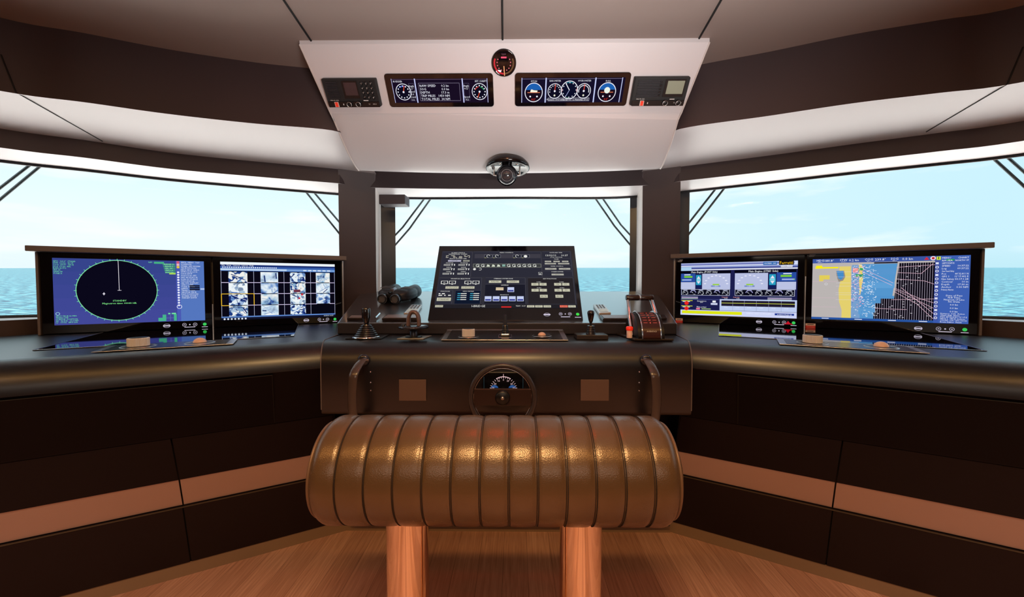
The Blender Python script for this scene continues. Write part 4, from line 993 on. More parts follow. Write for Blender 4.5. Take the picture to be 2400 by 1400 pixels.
def dr_bridge(g):
    D1 = (44, 44, 56); D2 = (62, 60, 70); D3 = (28, 28, 40); BT = (196, 194, 172); Wt = (230, 230, 225)
    g.rect(0, 0, 1, 1, (48, 47, 56), .3)
    def box(u0, v0, u1, v1, c=D1): g.rect(u0, v0, u1, v1, c, 1); g.line(u0, v1, u1, v1, .001, (86, 86, 98)); g.line(u1, v0, u1, v1, .001, (86, 86, 98))
    box(.01, .52, .235, .98); box(.245, .52, .765, .98); box(.775, .78, .99, .98) if False else None
    for v0, v1 in ((.86, .985), (.73, .855), (.63, .725), (.53, .625)): box(.775, v0, .99, v1)
    box(.01, .29, .32, .5); box(.01, .07, .12, .285); box(.14, .07, .32, .285, (16, 24, 44)); box(.35, .4, .64, .5); box(.35, .07, .64, .39, D3); box(.66, .07, .99, .5, (40, 36, 40))
    def bt(u, v, w_, h_, t_='', c=BT): g.rect(u - w_ / 2, v - h_ / 2, u + w_ / 2, v + h_ / 2, c, 2); (t_ and g.text(t_, u, v - h_ * .28, h_ * .75, (70, 68, 60), wmax=w_ * .8))
    g.text('ALARM STATUS', .125, .95, .028, Wt); g.text('NAVIGATION  SYSTEM', .125, .925, .026, Wt)
    for k, u in enumerate((.075, .175)):
        g.dashes(u - .04, .865, u + .045, .915, 3, (205, 200, 185), seed=k + 5)
    g.text('SELECT ACTIVE USER', .13, .842, .026, Wt); bt(.105, .81, .1, .03, 'OFFICER', (180, 178, 200)); bt(.195, .81, .05, .03, 'LOG', (150, 150, 140))
    for r_ in range(3):
        for c_, u in enumerate((.07, .18)):
            v = .735 - r_ * .08; g.text(['MONITOR', 'RADAR', 'CHART'][r_], u, v + .027, .022, Wt); bt(u - .018, v, .05, .03, 'DIMMER', (160, 160, 158)); g.rect(u + .017, v - .015, u + .023, v + .015, Wt, 3); g.rect(u + .012, v + .009, u + .028, v + .015, Wt, 3); g.rect(u + .035, v - .016, u + .042, v + .016, Wt, 3)
    g.text('MAIN CONTROL', .5, .955, .026, Wt); g.rect(.255, .86, .76, .94, D2, 1.5)
    for u in (.36, .425, .58, .645):
        g.rect(u - .03, .87, u + .03, .925, (34, 36, 48), 2); g.frame(u - .03, .87, u + .03, .925, .001, (140, 140, 150), 3); g.ring(u, .898, .008, .0022, Wt, 4, 0, 270, 14) if u != .645 else g.disc(u, .893, .009, Wt, 4)
        g.rect(u - .028, .863, u - .015, .869, (190, 190, 120), 4)
    g.rect(.25, .69, .76, .752, (58, 60, 62), 2); g.frame(.25, .69, .76, .752, .0016, (150, 152, 140), 3)
    for i in range(12):
        u = .285 + i * .039
        if i in (2, 3, 4): g.poly([(u - .013, .70), (u + .013, .70), (u + .01, .728), (u - .006, .742)], (206, 214, 196), 4)
        elif i == 5: g.rect(u - .012, .703, u + .012, .74, (130, 170, 160), 4)
        else: g.ring(u, .721, .0085, .003, (205, 208, 200), 4, 40, 330, 14); g.rect(u, .703, u + .012, .722, (215, 216, 210), 4)
    g.disc(.262, .655, .007, Wt, 4); g.ring(.303, .655, .007, .0018, Wt, 4, -130, 130, 12); g.rect(.745, .56, .757, .575, Wt, 4); g.frame(.74, .555, .765, .6, .0012, Wt, 3)
    g.text('DATE AND TIME', .88, .955, .024, Wt); g.text('13/02/19', .84, .895, .045, Wt); g.text('10:37', .945, .895, .045, Wt); g.text('LOCAL TIME ZONE', .88, .868, .02, Wt)
    g.text('PAGES', .88, .832, .022, Wt)
    for u in (.815, .88, .945): bt(u, .798, .048, .026, 'PAGE', (176, 174, 164))
    for u in (.832, .932): bt(u, .757, .085, .026, 'CONTROL', (176, 174, 164))
    g.text('WIPER CONTROL', .88, .70, .022, Wt); bt(.832, .662, .085, .03, 'START', (176, 174, 164)); bt(.935, .662, .085, .03, 'STOP', (176, 174, 164))
    g.text('SCREEN DIMMER', .88, .60, .022, Wt); bt(.88, .56, .09, .03, 'AUTO', (176, 174, 164))
    g.text('MONITOR SELECTION', .165, .475, .026, Wt)
    for u in (.05, .108, .222, .28):
        g.rect(u - .025, .395, u + .025, .45, Wt, 2); g.rect(u - .02, .402, u + .02, .443, (28, 28, 42), 3); g.poly([(u - .01, .395), (u + .01, .395), (u, .382)], Wt, 3); g.rect(u - .008, .418, u + .008, .424, Wt, 4)
    for u in (.11, .225): bt(u, .335, .095, .04, 'DUPLICATE')
    g.text('FUNCTIONS', .065, .262, .022, Wt); g.dashes(.02, .19, .11, .245, 2, Wt, seed=3); bt(.062, .14, .1, .055, 'STANDBY')
    g.text('VIDEO MATRIX', .23, .262, .022, Wt)
    for u in (.155, .245):
        for i in range(4): g.rect(u, .228 - i * .033, u + .022, .24 - i * .033, (70, 170, 200), 3); g.rect(u + .024, .228 - i * .033, u + .065, .24 - i * .033, Wt, 3)
    g.text('STEERING SYSTEM PAGE', .48, .478, .024, Wt); bt(.42, .435, .09, .042, 'RADAR'); bt(.55, .435, .09, .042, 'CHART')
    g.text('CAMERAS', .49, .365, .024, Wt); bt(.455, .325, .055, .022, '', (224, 204, 170)); bt(.455, .30, .055, .022, '', (224, 204, 170))
    for u, v in ((.535, .30), (.375, .15), (.432, .15), (.489, .15), (.546, .15), (.603, .15)):
        g.rect(u - .024, v - .04, u + .024, v + .04, (196, 206, 240), 2); g.rect(u - .02, v - .032, u + .02, v - .008, (44, 52, 140), 3)
    g.text('SHORTCUT', .49, .205, .022, Wt)
    g.text('KEY FUNCTIONS', .82, .475, .024, Wt)
    for v in (.39, .29):
        for u in (.71, .768, .875, .933): bt(u, v, .052, .045, 'F%d' % int(u * 10))
        for u in (.739, .904): g.text('PUMPS', u, v + .03, .02, Wt)
    bt(.77, .19, .055, .048, 'AUX'); bt(.88, .19, .055, .048, 'AUX')
    g.rect(0, 0, 1, .058, (34, 32, 38), 1); bt(.035, .03, .055, .034, 'ALARM'); g.text('I-BRIDGE', .31, .015, .045, Wt)
    bt(.505, .018, .07, .022, '', (200, 40, 40)); g.text('TEAM  10:37', .605, .024, .024, Wt)
    for i, u in enumerate((.675, .732, .79)): bt(u, .028, .052, .034, ['BACK', 'NEXT', 'HOME'][i])
    bt(.905, .028, .054, .034, 'ALARM', (236, 110, 90)); bt(.962, .028, .052, .034, 'MUTE')
sc = G(g.P(.028, .145, .6), ex, ey, wm * .945, hm * .775)
so = MB().quad(sc.P(0, 0, 0), sc.P(1, 0, 0), sc.P(1, 1, 0), sc.P(0, 1, 0)).build('screen', glow((44, 43, 52)), cm)
dr_bridge(sc); sc.build('screen_graphics', so)
buttons(g, cm, (1282, 738), (1325, 738), (1354, 738), None, (70, 220, 80))

# ------------------------------------------------------------------ desk controls
UPZ = V((0, 0, 1))
def knob(P, r, h, lab, grp='ribbed round silver knobs on the desks'):
    root = thing('rotary_controller', lab, 'controller', P, grp)
    MB().lathe([(r * 1.62, 0), (r * 1.62, .0018), (r * 1.5, .0022), (r * 1.5, .0008), (0, .0008)], P, UPZ, 40).build('base_ring', SILVER, root)
    mb = MB(); n = 48; prof = [(r, .003), (r, h - .002), (r - .002, h)]
    vs = []
    for rr, hh in prof:
        for k in range(n * 2):
            a = PI * k / n; q = rr * (1 if k % 2 else .96) if hh < h - .0005 else rr * .97; vs.append(P + V((q * math.cos(a), q * math.sin(a), hh)))
    m2 = n * 2; mb.add(vs, [(i * m2 + k, i * m2 + (k + 1) % m2, (i + 1) * m2 + (k + 1) % m2, (i + 1) * m2 + k) for i in range(2) for k in range(m2)], 0, False)
    mb.add(vs[-m2:], [tuple(range(m2))]); mb.build('knob_body', mat('knob_silver', (238, 232, 228), .3, .25), root)
    MB().lathe([(r * .86, h), (r * .86, h + .0006), (0, h + .0006)], P, UPZ, 30).build('cap', BLACK, root)
def trackball(P, r, ring, lab):
    root = thing('trackball', lab, 'trackball', P, 'trackballs on the desks')
    MB().lathe([(ring, 0), (ring, .0022), (ring * .93, .003), (ring * .9, .0012), (0, .0012)], P, UPZ, 40).build('base_ring', SILVER, root)
    MB().lathe([(ring * .9, .0013), (r * 1.2, .004), (r * 1.05, .003), (0, .003)], P, UPZ, 36).build('socket', BLACK, root)
    MB().lathe([(r, .002)] + [(r * math.cos(PI / 2 * i / 8), .002 + r * .85 * math.sin(PI / 2 * i / 8)) for i in range(1, 9)], P, UPZ, 28).build('ball', mat('ball', (236, 196, 172), .18), root)
def plate(pts, zt, lab, s=None, th=.0025):
    root = thing('control_plate', lab, 'control plate', sum(pts, V()) / 4, 'flush control plates on the desks')
    MB().prism(pts, (0, 0, th)).build('frame', SILVER, root, bevel=.0008)
    c = sum(pts, V()) / 4; inn_ = []
    for i, p in enumerate(pts):
        a = pts[i - 1] - p; b = pts[(i + 1) % 4] - p
        k0, k1 = (zt[0], zt[1]) if i % 2 == 0 else (zt[1], zt[0])
        inn_.append(p + a.normalized() * k0 + b.normalized() * k1 + V((0, 0, th * .6)))
    MB().prism(inn_, (0, 0, th * .8)).build('black_insert', mat('insert', (30, 28, 30), .25), root)
    return root
for s, c0, c1, kb, tb in ((-1, (208, 831), (556, 799), (320, 818), (468, 808)), (1, (2175, 830), (1820, 797), (1905, 809), (2059, 815))):
    side = 'left' if s < 0 else 'right'
    a0 = ap(s, onZ(*c0, DZ))[0]; a1 = ap(s, onZ(*c1, DZ))[0]; pa, pb_ = P0[s] + .012, P0[s] + .17
    Z = DZ + .0026
    plate([W(s, a0, pa, Z), W(s, a1, pa, Z), W(s, a1, pb_, Z), W(s, a0, pb_, Z)], (.012, .012) if False else (.008, .022), 'flush black control plate at the front of the %s console desk' % side, th=.0025)
    K = onZ(*kb, DZ); T = onZ(*tb, DZ)
    ka, _ = ap(s, K); ta, _ = ap(s, T); pm = (pa + pb_) / 2
    knob(W(s, ka, pm, Z + .0025), .030, .031, 'ribbed silver knob on the %s console desk' % side)
    trackball(W(s, ta, pm, Z + .0025), .021, .046, 'pale dome-shaped trackball on the %s console desk' % side)
# centre plate
pts = [onZ(1032, 800, DZ + .001), onZ(1333, 800, DZ + .001)]
zb_ = 1.002; q1, q0 = onZ(1318, 776, zb_), onZ(1050, 776, zb_)
pts = [V((pts[0].x, 1.545, DZ + .0012)), V((pts[1].x, 1.545, DZ + .0012)), V((q1.x, 1.722, 1.0035)), V((q0.x, 1.722, 1.0035))]
plate(pts, (.006, .020), 'silver edged control plate at the front of the centre console', th=.003)
cz = lambda y: DZ + .0045 + (y - 1.545) * .103
def onD(px, py): return onP(px, py, V((0, 1.545, DZ + .0045)), V((0, -.103, 1)).normalized())
knob(onD(1098, 790), .0255, .033, 'ribbed silver knob on the centre control plate')
trackball(onD(1270, 788), .0165, .040, 'pale trackball on the centre control plate')
def bellows(mb, P, r0, r1, h, n=6, ax=UPZ):
    pr = [(r0, 0)]
    for i in range(n):
        t0, t1 = i / n, (i + .5) / n; ra = r0 + (r1 - r0) * t0; rb = r0 + (r1 - r0) * (i + 1) / n
        pr += [(ra, h * t0 + h * .12 / n), (ra * .98, h * (i + .35) / n), (rb * .82, h * (i + .55) / n), (rb, h * (i + .95) / n)]
    pr += [(r1 * .6, h), (0, h)]
    mb.lathe(pr, P, ax, 28)
SHINY = mat('shiny_rubber', (22, 22, 26), .18, spec=.7)
# small joystick on the centre plate
P = onD(1184, 788); root = thing('joystick', 'slim black joystick in a square frame on the centre control plate', 'joystick', P)
mb = MB(); h = .026; fr4 = [P + V((x, y, y * .103)) for x, y in ((-h, -h), (h, -h), (h, h), (-h, h), (-h, -h))]; mb.tube(fr4, .0012, 6); mb.build('square_frame', SILVER, root)
MB().box(P + V((0, 0, .006)), (.034, .034, .010)).build('base', SILVER, root, bevel=.003)
mb = MB(); bellows(mb, P + V((0, 0, .011)), .014, .012, .034, 5); mb.build('boot', SHINY, root)
MB().tube([P + V((0, 0, .044)), P + V((0, 0, .052)), P + V((0, 0, .086))], [.008, .0075, .0065], 14).build('stick', mat('stick_grey', (46, 46, 52), .25), root)
# left joystick with ribbed grip
P = V((onZ(863, 792, DZ).x, 1.615, DZ + .001)); root = thing('joystick', 'tall black joystick with a wide ringed boot at the left of the centre console', 'joystick', P)
q = [onZ(809, 796, DZ + .001), onZ(893, 796, DZ + .001), onZ(913, 786, DZ + .001), onZ(838, 786, DZ + .001)]
q = [V((v.x, min(v.y, 1.72), DZ + .001)) for v in q]
MB().prism(q, (0, 0, .004)).build('base_plate', BLACK, root, bevel=.0008)
mb = MB(); bellows(mb, P + V((0, 0, .005)), .051, .017, .052, 7); mb.build('boot', SHINY, root)
MB().lathe([(.054, 0), (.055, .004), (.05, .006), (0, .006)], P + V((0, 0, .003)), UPZ, 36).build('boot_ring', CHROME, root)
MB().tube([P + V((0, 0, .055)), P + V((0, 0, .066)), P + V((0, 0, .085)), P + V((0, 0, .115)), P + V((0, 0, .123))], [.008, .011, .016, .017, .014], 20).build('grip', mat('grip_black', (20, 20, 26), .12, spec=.8), root)
mb = MB()
for k in range(5): x = -.012 + k * .006; mb.box(P + V((x, -.0125 - .004 * (1 - abs(k - 2) / 2.5), .1)), (.002, .003, .04))
mb.build('grip_ribs', CHROME, root)
# tiller control
P = V((onZ(970, 793, DZ).x, 1.62, DZ + .001)); root = thing('tiller_control', 'black tiller control with a disc and arched handle, right of the tall joystick', 'control lever', P)
q = [V((P.x - .056, 1.575, DZ + .001)), V((P.x + .05, 1.575, DZ + .001)), V((P.x + .06, 1.68, DZ + .001)), V((P.x - .045, 1.68, DZ + .001))]
MB().prism(q, (0, 0, .0035)).build('base_plate', mat('plate_pale', (190, 186, 176), .3, .6), root, bevel=.0008)
MB().lathe([(.034, .004), (.034, .006), (.03, .007), (0, .007)], P, UPZ, 30).build('collar', BLACK, root)
MB().lathe([(.016, .006), (.016, .03), (.014, .032), (0, .032)], P, UPZ, 20).build('stem', mat('stem_grey', (70, 68, 72), .3, .6), root)
MB().lathe([(.02, .036), (.058, .040), (.0625, .045), (.058, .05), (.02, .052), (0, .052)], P, UPZ, 40).build('disc', mat('disc_blue', (22, 24, 40), .15, spec=.8), root)
arch = [P + V((.022 * math.cos(a) * 1.0, 0, .05 + (.058 if True else 0) * max(0, math.sin(a)) ** .6)) for a in [PI * i / 16 for i in range(17)]]
MB().tube(arch, .008, 12, flat=(1, 1.9)).build('arched_handle', mat('handle_taupe', (110, 88, 84), .25, spec=.7), root)
MB().lathe([(.008, .05), (.008, .056), (.006, .058), (0, .058)], P + V((-.04, -.01, 0)), UPZ, 14).build('button', BLACK, root)
# right joystick
P = V((onZ(1382, 792, DZ).x, 1.62, DZ + .001)); root = thing('joystick', 'black pear-knob joystick on a dark block, right of the centre control plate', 'joystick', P)
MB().box(P + V((0, 0, .009)), (.125, .085, .018)).build('base_block', mat('block_dark', (54, 46, 44), .3), root, bevel=.002)
mb = MB(); bellows(mb, P + V((0, 0, .018)), .020, .015, .034, 5); mb.build('boot', SHINY, root)
MB().tube([P + V((0, 0, .05)), P + V((0, 0, .066))], .005, 10).build('shaft', BLACK, root)
MB().lathe([(.006, .064), (.009, .072), (.0125, .09), (.0145, .102), (.013, .11), (.007, .114), (0, .115)], P, UPZ, 22).build('knob', mat('knob_gloss', (24, 16, 18), .12, spec=.8), root)
# throttle
TX0 = onY(1517, 760, 1.6).x; root = thing('throttle', 'double throttle lever with chrome arms and a red lit drum, right of the pear-knob joystick', 'throttle', (TX0, 1.64, DZ))
q = [V((TX0 - .068, 1.545, DZ + .001)), V((TX0 + .085, 1.545, DZ + .001)), V((TX0 + .075, 1.738, DZ + .001)), V((TX0 - .09, 1.738, DZ + .001))]
MB().prism(q, (0, 0, .008)).build('base_plate', mat('throttle_base', (44, 36, 34), .3), root, bevel=.002)
c_ = V((TX0, 1.642, DZ + .008)); n = 24; Rd = .098
def drumprof(R_): return [c_ + V((0, -R_ * math.cos(PI * i / n), R_ * 1.02 * math.sin(PI * i / n))) for i in range(n + 1)]
dm = bpy.data.materials.new('drum_face'); dm.use_nodes = True; nt = dm.node_tree; bb = nt.nodes['Principled BSDF']; bb.inputs['Base Color'].default_value = (*lin((64, 34, 34)), 1); bb.inputs['Roughness'].default_value = .25
mb = MB().prism([p - V((.034, 0, 0)) for p in drumprof(Rd)], (.068, 0, 0), 0, True); mb.build('drum', dm, root)
for k in (-1, 1):
    x = k * .042; MB().prism([p + V((x - .009, 0, 0)) for p in drumprof(Rd - .004)], (.018, 0, 0), 0, True).build('side_cheek', BLACK, root)
    L = [p + V((k * .036, 0, 0)) for p in drumprof(Rd + .001)]; MB().tube(L, .0022, 8).build('chrome_edge', CHROME, root)
    A = c_ + V((k * .056, -.03, .005)); B = c_ + V((k * .05, .062, .148))
    MB().tube([A, A.lerp(B, .5) + V((k * .003, -.006, 0)), B], [.0085, .0075, .0075], 12).build('lever_arm', CHROME, root)
    MB().lathe([(.02, -.008), (.02, .006), (.016, .009), (0, .009)], c_ + V((k * .052, 0, .012)), (k, 0, 0), 24).build('pivot', BLACK, root)
    h0 = B + V((-k * .004 + k * .012, 0, .008)); h1 = B + V((-k * .05 - (0 if k < 0 else -.0), 0, .008))
    MB().tube([h0, h0.lerp(h1, .06), h0.lerp(h1, .9), h1], [.0105, .0125, .0125, .0105], 16).build('grip', mat('grip_dark', (40, 24, 24), .2, spec=.7), root)
    MB().lathe([(.0128, 0), (.0128, .003), (0, .003)], h1, (k, 0, 0), 16).build('grip_cap', CHROME, root)
# drum scale marks
mb = MB()
for i, an in enumerate((48, 60, 73, 88, 104)):
    a = math.radians(an * .62 + 8); p = c_ + V((0, -Rd * math.cos(a), Rd * 1.02 * math.sin(a))); nn = V((0, -math.cos(a), math.sin(a))); tt = V((0, math.sin(a), math.cos(a)))
    for k in (-1, 1): mb.box(p + nn * .0004 + V((k * .0185, 0, 0)), (.015, .0015, .0008), (V((1, 0, 0)), tt, nn))
    mb.box(p + nn * .0004, (.008, .0035, .0008), (V((1, 0, 0)), tt, nn)) if i % 2 else mb.box(p + nn * .0004, (.0035, .006, .0008), (V((1, 0, 0)), tt, nn))
mb.build('scale_marks', mat('scale_lit', (214, 100, 90), .4, emit=.22), root)
a = math.radians(17); p = c_ + V((0, -Rd * math.cos(a), Rd * 1.02 * math.sin(a))) + V((0, -.0012, 0)); g = G(p - V((0, 0, .003)), (1, 0, 0), (0, math.sin(a), math.cos(a)), 1, 1); g.text('AVENTICS', 0, 0, .0085, MARK); g.build('print', root)
P = V((TX0 - .078, 1.575, DZ + .009)); sw = MB().lathe([(.011, .0), (.011, .03), (0, .03)], P, UPZ, 18).build('emergency_switch', mat('switch_pale', (230, 200, 190), .3), root)
MB().lathe([(.013, .03), (.0135, .034), (.0135, .042), (.010, .045), (0, .045)], P, UPZ, 20).build('red_cap', mat('red_lit', (240, 50, 30), .3, emit=.3), sw)

# ------------------------------------------------------------------ things on the sloping shelf
def slab(px, name, lab, cat, m, th=.012, bev=.002, grp=None):
    P = [onS(*q) for q in px]; root = thing(name, lab, cat, sum(P, V()) / 4, grp)
    MB().prism([p + SN * .0012 for p in P], SN * th).build('case', m, root, bevel=bev); return root, P
TRAY = mat('tray_dark', (34, 26, 28), .25)
r_, P = slab([(813, 752), (852, 752), (860, 745), (822, 745)], 'switch_pad', 'small flat dark pad at the left end of the sloping shelf', 'control pad', TRAY, .010, grp='flat dark pads on the sloping shelf')
MB().prism([p.lerp(sum(P, V()) / 4, .2) + SN * .012 for p in P], SN * .001).build('touch_surface', mat('pad_top', (130, 116, 116), .3), r_)
MB().tube([onS(880, 750) + SN * .009, onS(890, 742) + SN * .014], .0045, 10).build('silver_clip', CHROME, r_)
r_, P = slab([(895, 753), (985, 753), (985, 744.5), (906, 744.5)], 'switch_pad', 'long flat dark pad on the sloping shelf left of the centre monitor', 'control pad', TRAY, .012, grp='flat dark pads on the sloping shelf')
MB().prism([p.lerp(sum(P, V()) / 4, .1) + SN * .014 for p in P], SN * .001).build('touch_surface', mat('pad_top', (130, 116, 116), .3), r_)
r_, P = slab([(1413, 754), (1480, 754), (1474, 745.5), (1405, 745.5)], 'switch_pad', 'flat dark pad on the sloping shelf behind the throttle', 'control pad', TRAY, .012, grp='flat dark pads on the sloping shelf')
MB().prism([p.lerp(sum(P, V()) / 4, .1) + SN * .014 for p in P], SN * .001).build('touch_surface', mat('pad_top', (130, 116, 116), .3), r_)
r_, P = slab([(1549, 752), (1563, 752), (1558, 744), (1545, 744)], 'switch_pad', 'tiny dark box at the right end of the sloping shelf', 'control pad', TRAY, .012, grp='flat dark pads on the sloping shelf')
for px, lb in (([(946, 741), (977, 741), (989, 721), (965, 720)], 'silver handheld remote lying left of the centre monitor'), ([(1404, 741), (1432, 740), (1416, 720), (1390, 720)], 'silver handheld remote lying right of the centre monitor')):
    r_, P = slab(px, 'remote_control', lb, 'remote control', mat('remote_silver', (200, 192, 188), .25, .5), .014, .003, 'handheld remotes on the sloping shelf')
    u = (P[1] - P[0]); v = (P[3] - P[0]); un = u.normalized(); vn = v.normalized()
    MB().prism([P[0] + u * a + v * b + SN * .0153 for a, b in ((.15, .12), (.85, .12), (.85, .42), (.15, .42))], SN * .0008).build('display', mat('remote_lcd', (210, 214, 196), .3), r_)
    for i in range(3):
        for j in range(3): MB().box(P[0] + u * (.25 + .25 * i) + v * (.55 + .15 * j) + SN * .0160, (u.length * .14, v.length * .07, .002), (un, vn, SN)).build('button', mat('btn_grey', (90, 84, 86), .4), r_)
# binoculars
Bc = onS(914, 712, .0); root = thing('binoculars', 'black binoculars resting on the sloping shelf below the left pillar', 'binoculars', Bc)
BK = mat('binocular_rubber', (34, 34, 40), .4, bump=('noise', 600, .2)); dirn = (SD * .97 + V((.16, 0, 0))).normalized(); sidev = SN.cross(dirn).normalized() * -1
if sidev.x < 0: sidev = -sidev
base = Bc + SN * .032
# wide prism body
rows_ = []
for i, (t_, hw, hh) in enumerate(((.012, .045, .010), (.02, .062, .022), (.04, .078, .029), (.07, .086, .031), (.10, .088, .031), (.125, .084, .030), (.14, .076, .024), (.146, .05, .012))):
    row = []
    for k in range(33):
        a = 2 * PI * k / 32; cx_, sy_ = math.cos(a), math.sin(a); e = .62
        x = math.copysign(abs(cx_) ** e, cx_) * hw; y = math.copysign(abs(sy_) ** e, sy_) * hh * (1 - .18 * math.exp(-(x / .016) ** 2))
        row.append(base + dirn * t_ + sidev * x + SN * y)
    rows_.append(row)
mb = MB().grid(rows_); mb.add(rows_[0][:-1], [tuple(range(32))]); mb.add(rows_[-1][:-1], [tuple(range(32))]); mb.build('body', BK, root)
for k in (-1, 1):
    c = base + sidev * k * .031 - SN * .008
    MB().lathe([(.0215, .03), (.0215, .0), (.0225, -.012), (.0205, -.02), (.0165, -.02), (.015, -.008), (0, -.006)], c, dirn, 28).build('eyepiece', mat('eyecup', (14, 14, 18), .3), root)
    MB().lathe([(.0228, -.010), (.0228, -.014), (.0222, -.014)], c, dirn, 28).build('eyepiece_ring', mat('ring_pale', (150, 155, 165), .2, .8), root)
    c = base + sidev * k * .052
    MB().lathe([(.03, .12), (.033, .14), (.033, .172), (.030, .175), (.029, .165), (0, .165)], c, dirn, 28).build('objective', BK, root)
    mb = MB()
    for i in range(7): mb.box(base + sidev * k * (.028 + i * .0075) + dirn * .085 + SN * .0305, (.003, .055, .003), (sidev, dirn, SN))
    mb.build('grip_ribs', mat('ribs', (88, 74, 70), .5), root)
MB().lathe([(.009, .02), (.011, .022), (.011, .06), (.009, .062), (0, .062)], base + SN * .024, dirn, 20).build('focus_wheel', mat('wheel_silver', (130, 130, 140), .25, .7), root)
MB().tube([base + SN * .018 - dirn * .004, base + SN * .02 + dirn * .1], .005, 10).build('hinge', BLACK, root)

root.scale = (1.18, 1.18, 1.18)
# ------------------------------------------------------------------ centre console front: wheel, rails, plates
YFF = YF - .09
Pw = onY(1178, 932, 1.395); root = thing('steering_wheel', 'small black steering wheel with a wide crossbar on the console front', 'steering wheel', (Pw.x, 1.46, Pw.z))
Rw = 76 * 1.395 / FPX
MB().tube([Pw + V((Rw * math.cos(a), 0, Rw * math.sin(a))) for a in [2 * PI * i / 64 for i in range(64)]], .0088, 14, closed=True).build('rim', mat('rim_leather', (54, 46, 48), .3, spec=.6), root)
MB().tube([Pw + V(((Rw - .0105) * math.cos(a), .002, (Rw - .0105) * math.sin(a))) for a in [2 * PI * i / 64 for i in range(64)]], .0016, 8, closed=True).build('inner_ring', CHROME, root)
MB().box(Pw + V((0, .006, 0)), (Rw * 2 - .022, .012, .060)).build('crossbar', mat('bar_brown', (46, 30, 28), .3), root, bevel=.003)
MB().box(Pw + V((0, -.0005, .0295)), (Rw * 2 - .026, .002, .002)).build('crossbar_edge', mat('bar_edge', (120, 84, 70), .3, .6), root)
MB().lathe([(.026, 0), (.026, .008), (.02, .012), (0, .013)], Pw + V((0, .001, 0)), (0, -1, 0), 28).build('hub', BLACK, root)
MB().lathe([(.006, .013), (.006, .015), (0, .015)], Pw + V((0, .001, 0)), (0, -1, 0), 16).build('hub_cap', SILVER, root)
MB().tube([Pw + V((0, .01, 0)), Pw + V((0, YFF - Pw.y - .001, 0))], .016, 16).build('column', BLACK, root)
Pg = onY(1180, 898, YFF - .014); root = thing('rudder_indicator', 'black box with a lit half-round rudder scale behind the steering wheel', 'indicator', (Pg.x, YFF - .001, Pg.z))
MB().box((Pg.x, YFF - .0075, Pg.z - .02), (.157, .013, .12)).build('case', mat('case_black', (9, 8, 12), .25), root, bevel=.002)
g = G((Pg.x, YFF - .0145, Pg.z), (1, 0, 0), (0, 0, 1), 1, 1); cz_ = onY(1180, 915, YFF - .0145).z - Pg.z
pk = (245, 205, 205)
g.ring(0, cz_, .050, .0022, pk, 2, 58, 122)
for i in range(17):
    an = math.radians(10 + 10 * i); r0_, r1_ = .044, .050
    g.line(math.cos(an) * r0_, cz_ + math.sin(an) * r0_, math.cos(an) * (r1_ + .001), cz_ + math.sin(an) * (r1_ + .001), .0012, pk, 3)
for i, t_ in enumerate(('35', '20', '10', '0', '10', '20', '35')):
    an = math.radians(168 - 26 * i); g.text(t_, math.cos(an) * .0385, cz_ + math.sin(an) * .0385 - .003, .009, pk)
g.line(0, cz_ + .044, 0, cz_ + .060, .0015, pk, 4)
for k in (-1, 1): g.disc(k * .033, cz_ + .004, .015, (44, 82, 140), 1.5, 20, 160); g.line(k * .072, cz_ + .05, k * .072, cz_ + .005, .0007, (60, 84, 90), 2)
g.build('scale', root)
for (x0, x1, lb) in ((935, 999, 'plain brown rectangular plate on the console front, left of the steering wheel'), (1361, 1427, 'plain brown rectangular plate on the console front, right of the steering wheel')):
    a = onY(x0, 890, YFF - .004); b = onY(x1, 940, YFF - .004)
    o_ = MB().box(((a.x + b.x) / 2, YFF - .0028, (a.z + b.z) / 2), (b.x - a.x, .004, a.z - b.z)).build('blank_plate', GREYP, bevel=.001); tag(o_, lb, 'plate', 'blank plates beside the steering wheel')
for k, xb, lb in ((-1, 830, 'left'), (1, 1533, 'right')):
    Pt = onY(xb + (8 if k < 0 else -6), 850, YFF - .05); Pb = onY(xb + (9 if k < 0 else -9), 985, YFF - .05)
    root = thing('grab_handle', 'curved dark grab handle on the %s side of the console front' % lb, 'handle', (Pt.x, YFF, Pt.z), 'grab handles on the console front')
    N = 18; L = []; rr = []
    for i in range(N + 1):
        t_ = i / N; yy = YFF - .012 - .062 * min(1, math.sin(PI * t_) * 2.2) ** .8
        L.append(V((Pt.x + k * .012 * math.sin(PI * t_), yy, Pt.z + (Pb.z - .035 - Pt.z) * t_))); rr.append(.0105)
    MB().tube([V((Pt.x - k * .006, YFF - .001, Pt.z))] + L + [V((Pt.x - k * .006, YFF - .001, L[-1].z))], [.014] + rr + [.014], 16, flat=(.7, 1.7)).build('grip_bar', mat('grab_brown', (74, 62, 60), .22, spec=.8), root)
    for z_ in (Pt.z, L[-1].z): MB().lathe([(.022, 0), (.022, .006), (.017, .012), (0, .012)], V((Pt.x - k * .004, YFF - .0005, z_)), (0, -1, 0), 22).build('mount', mat('mount_gloss', (60, 62, 74), .15, .5), root)
    for i, z_ in enumerate((.045, .085, .115)): MB().lathe([(.0035, 0), (.0035, .002), (0, .004)], V((Pt.x - k * .028, YFF - .0005, Pt.z - z_)), (0, -1, 0), 10).build('screw', CHROME, root)

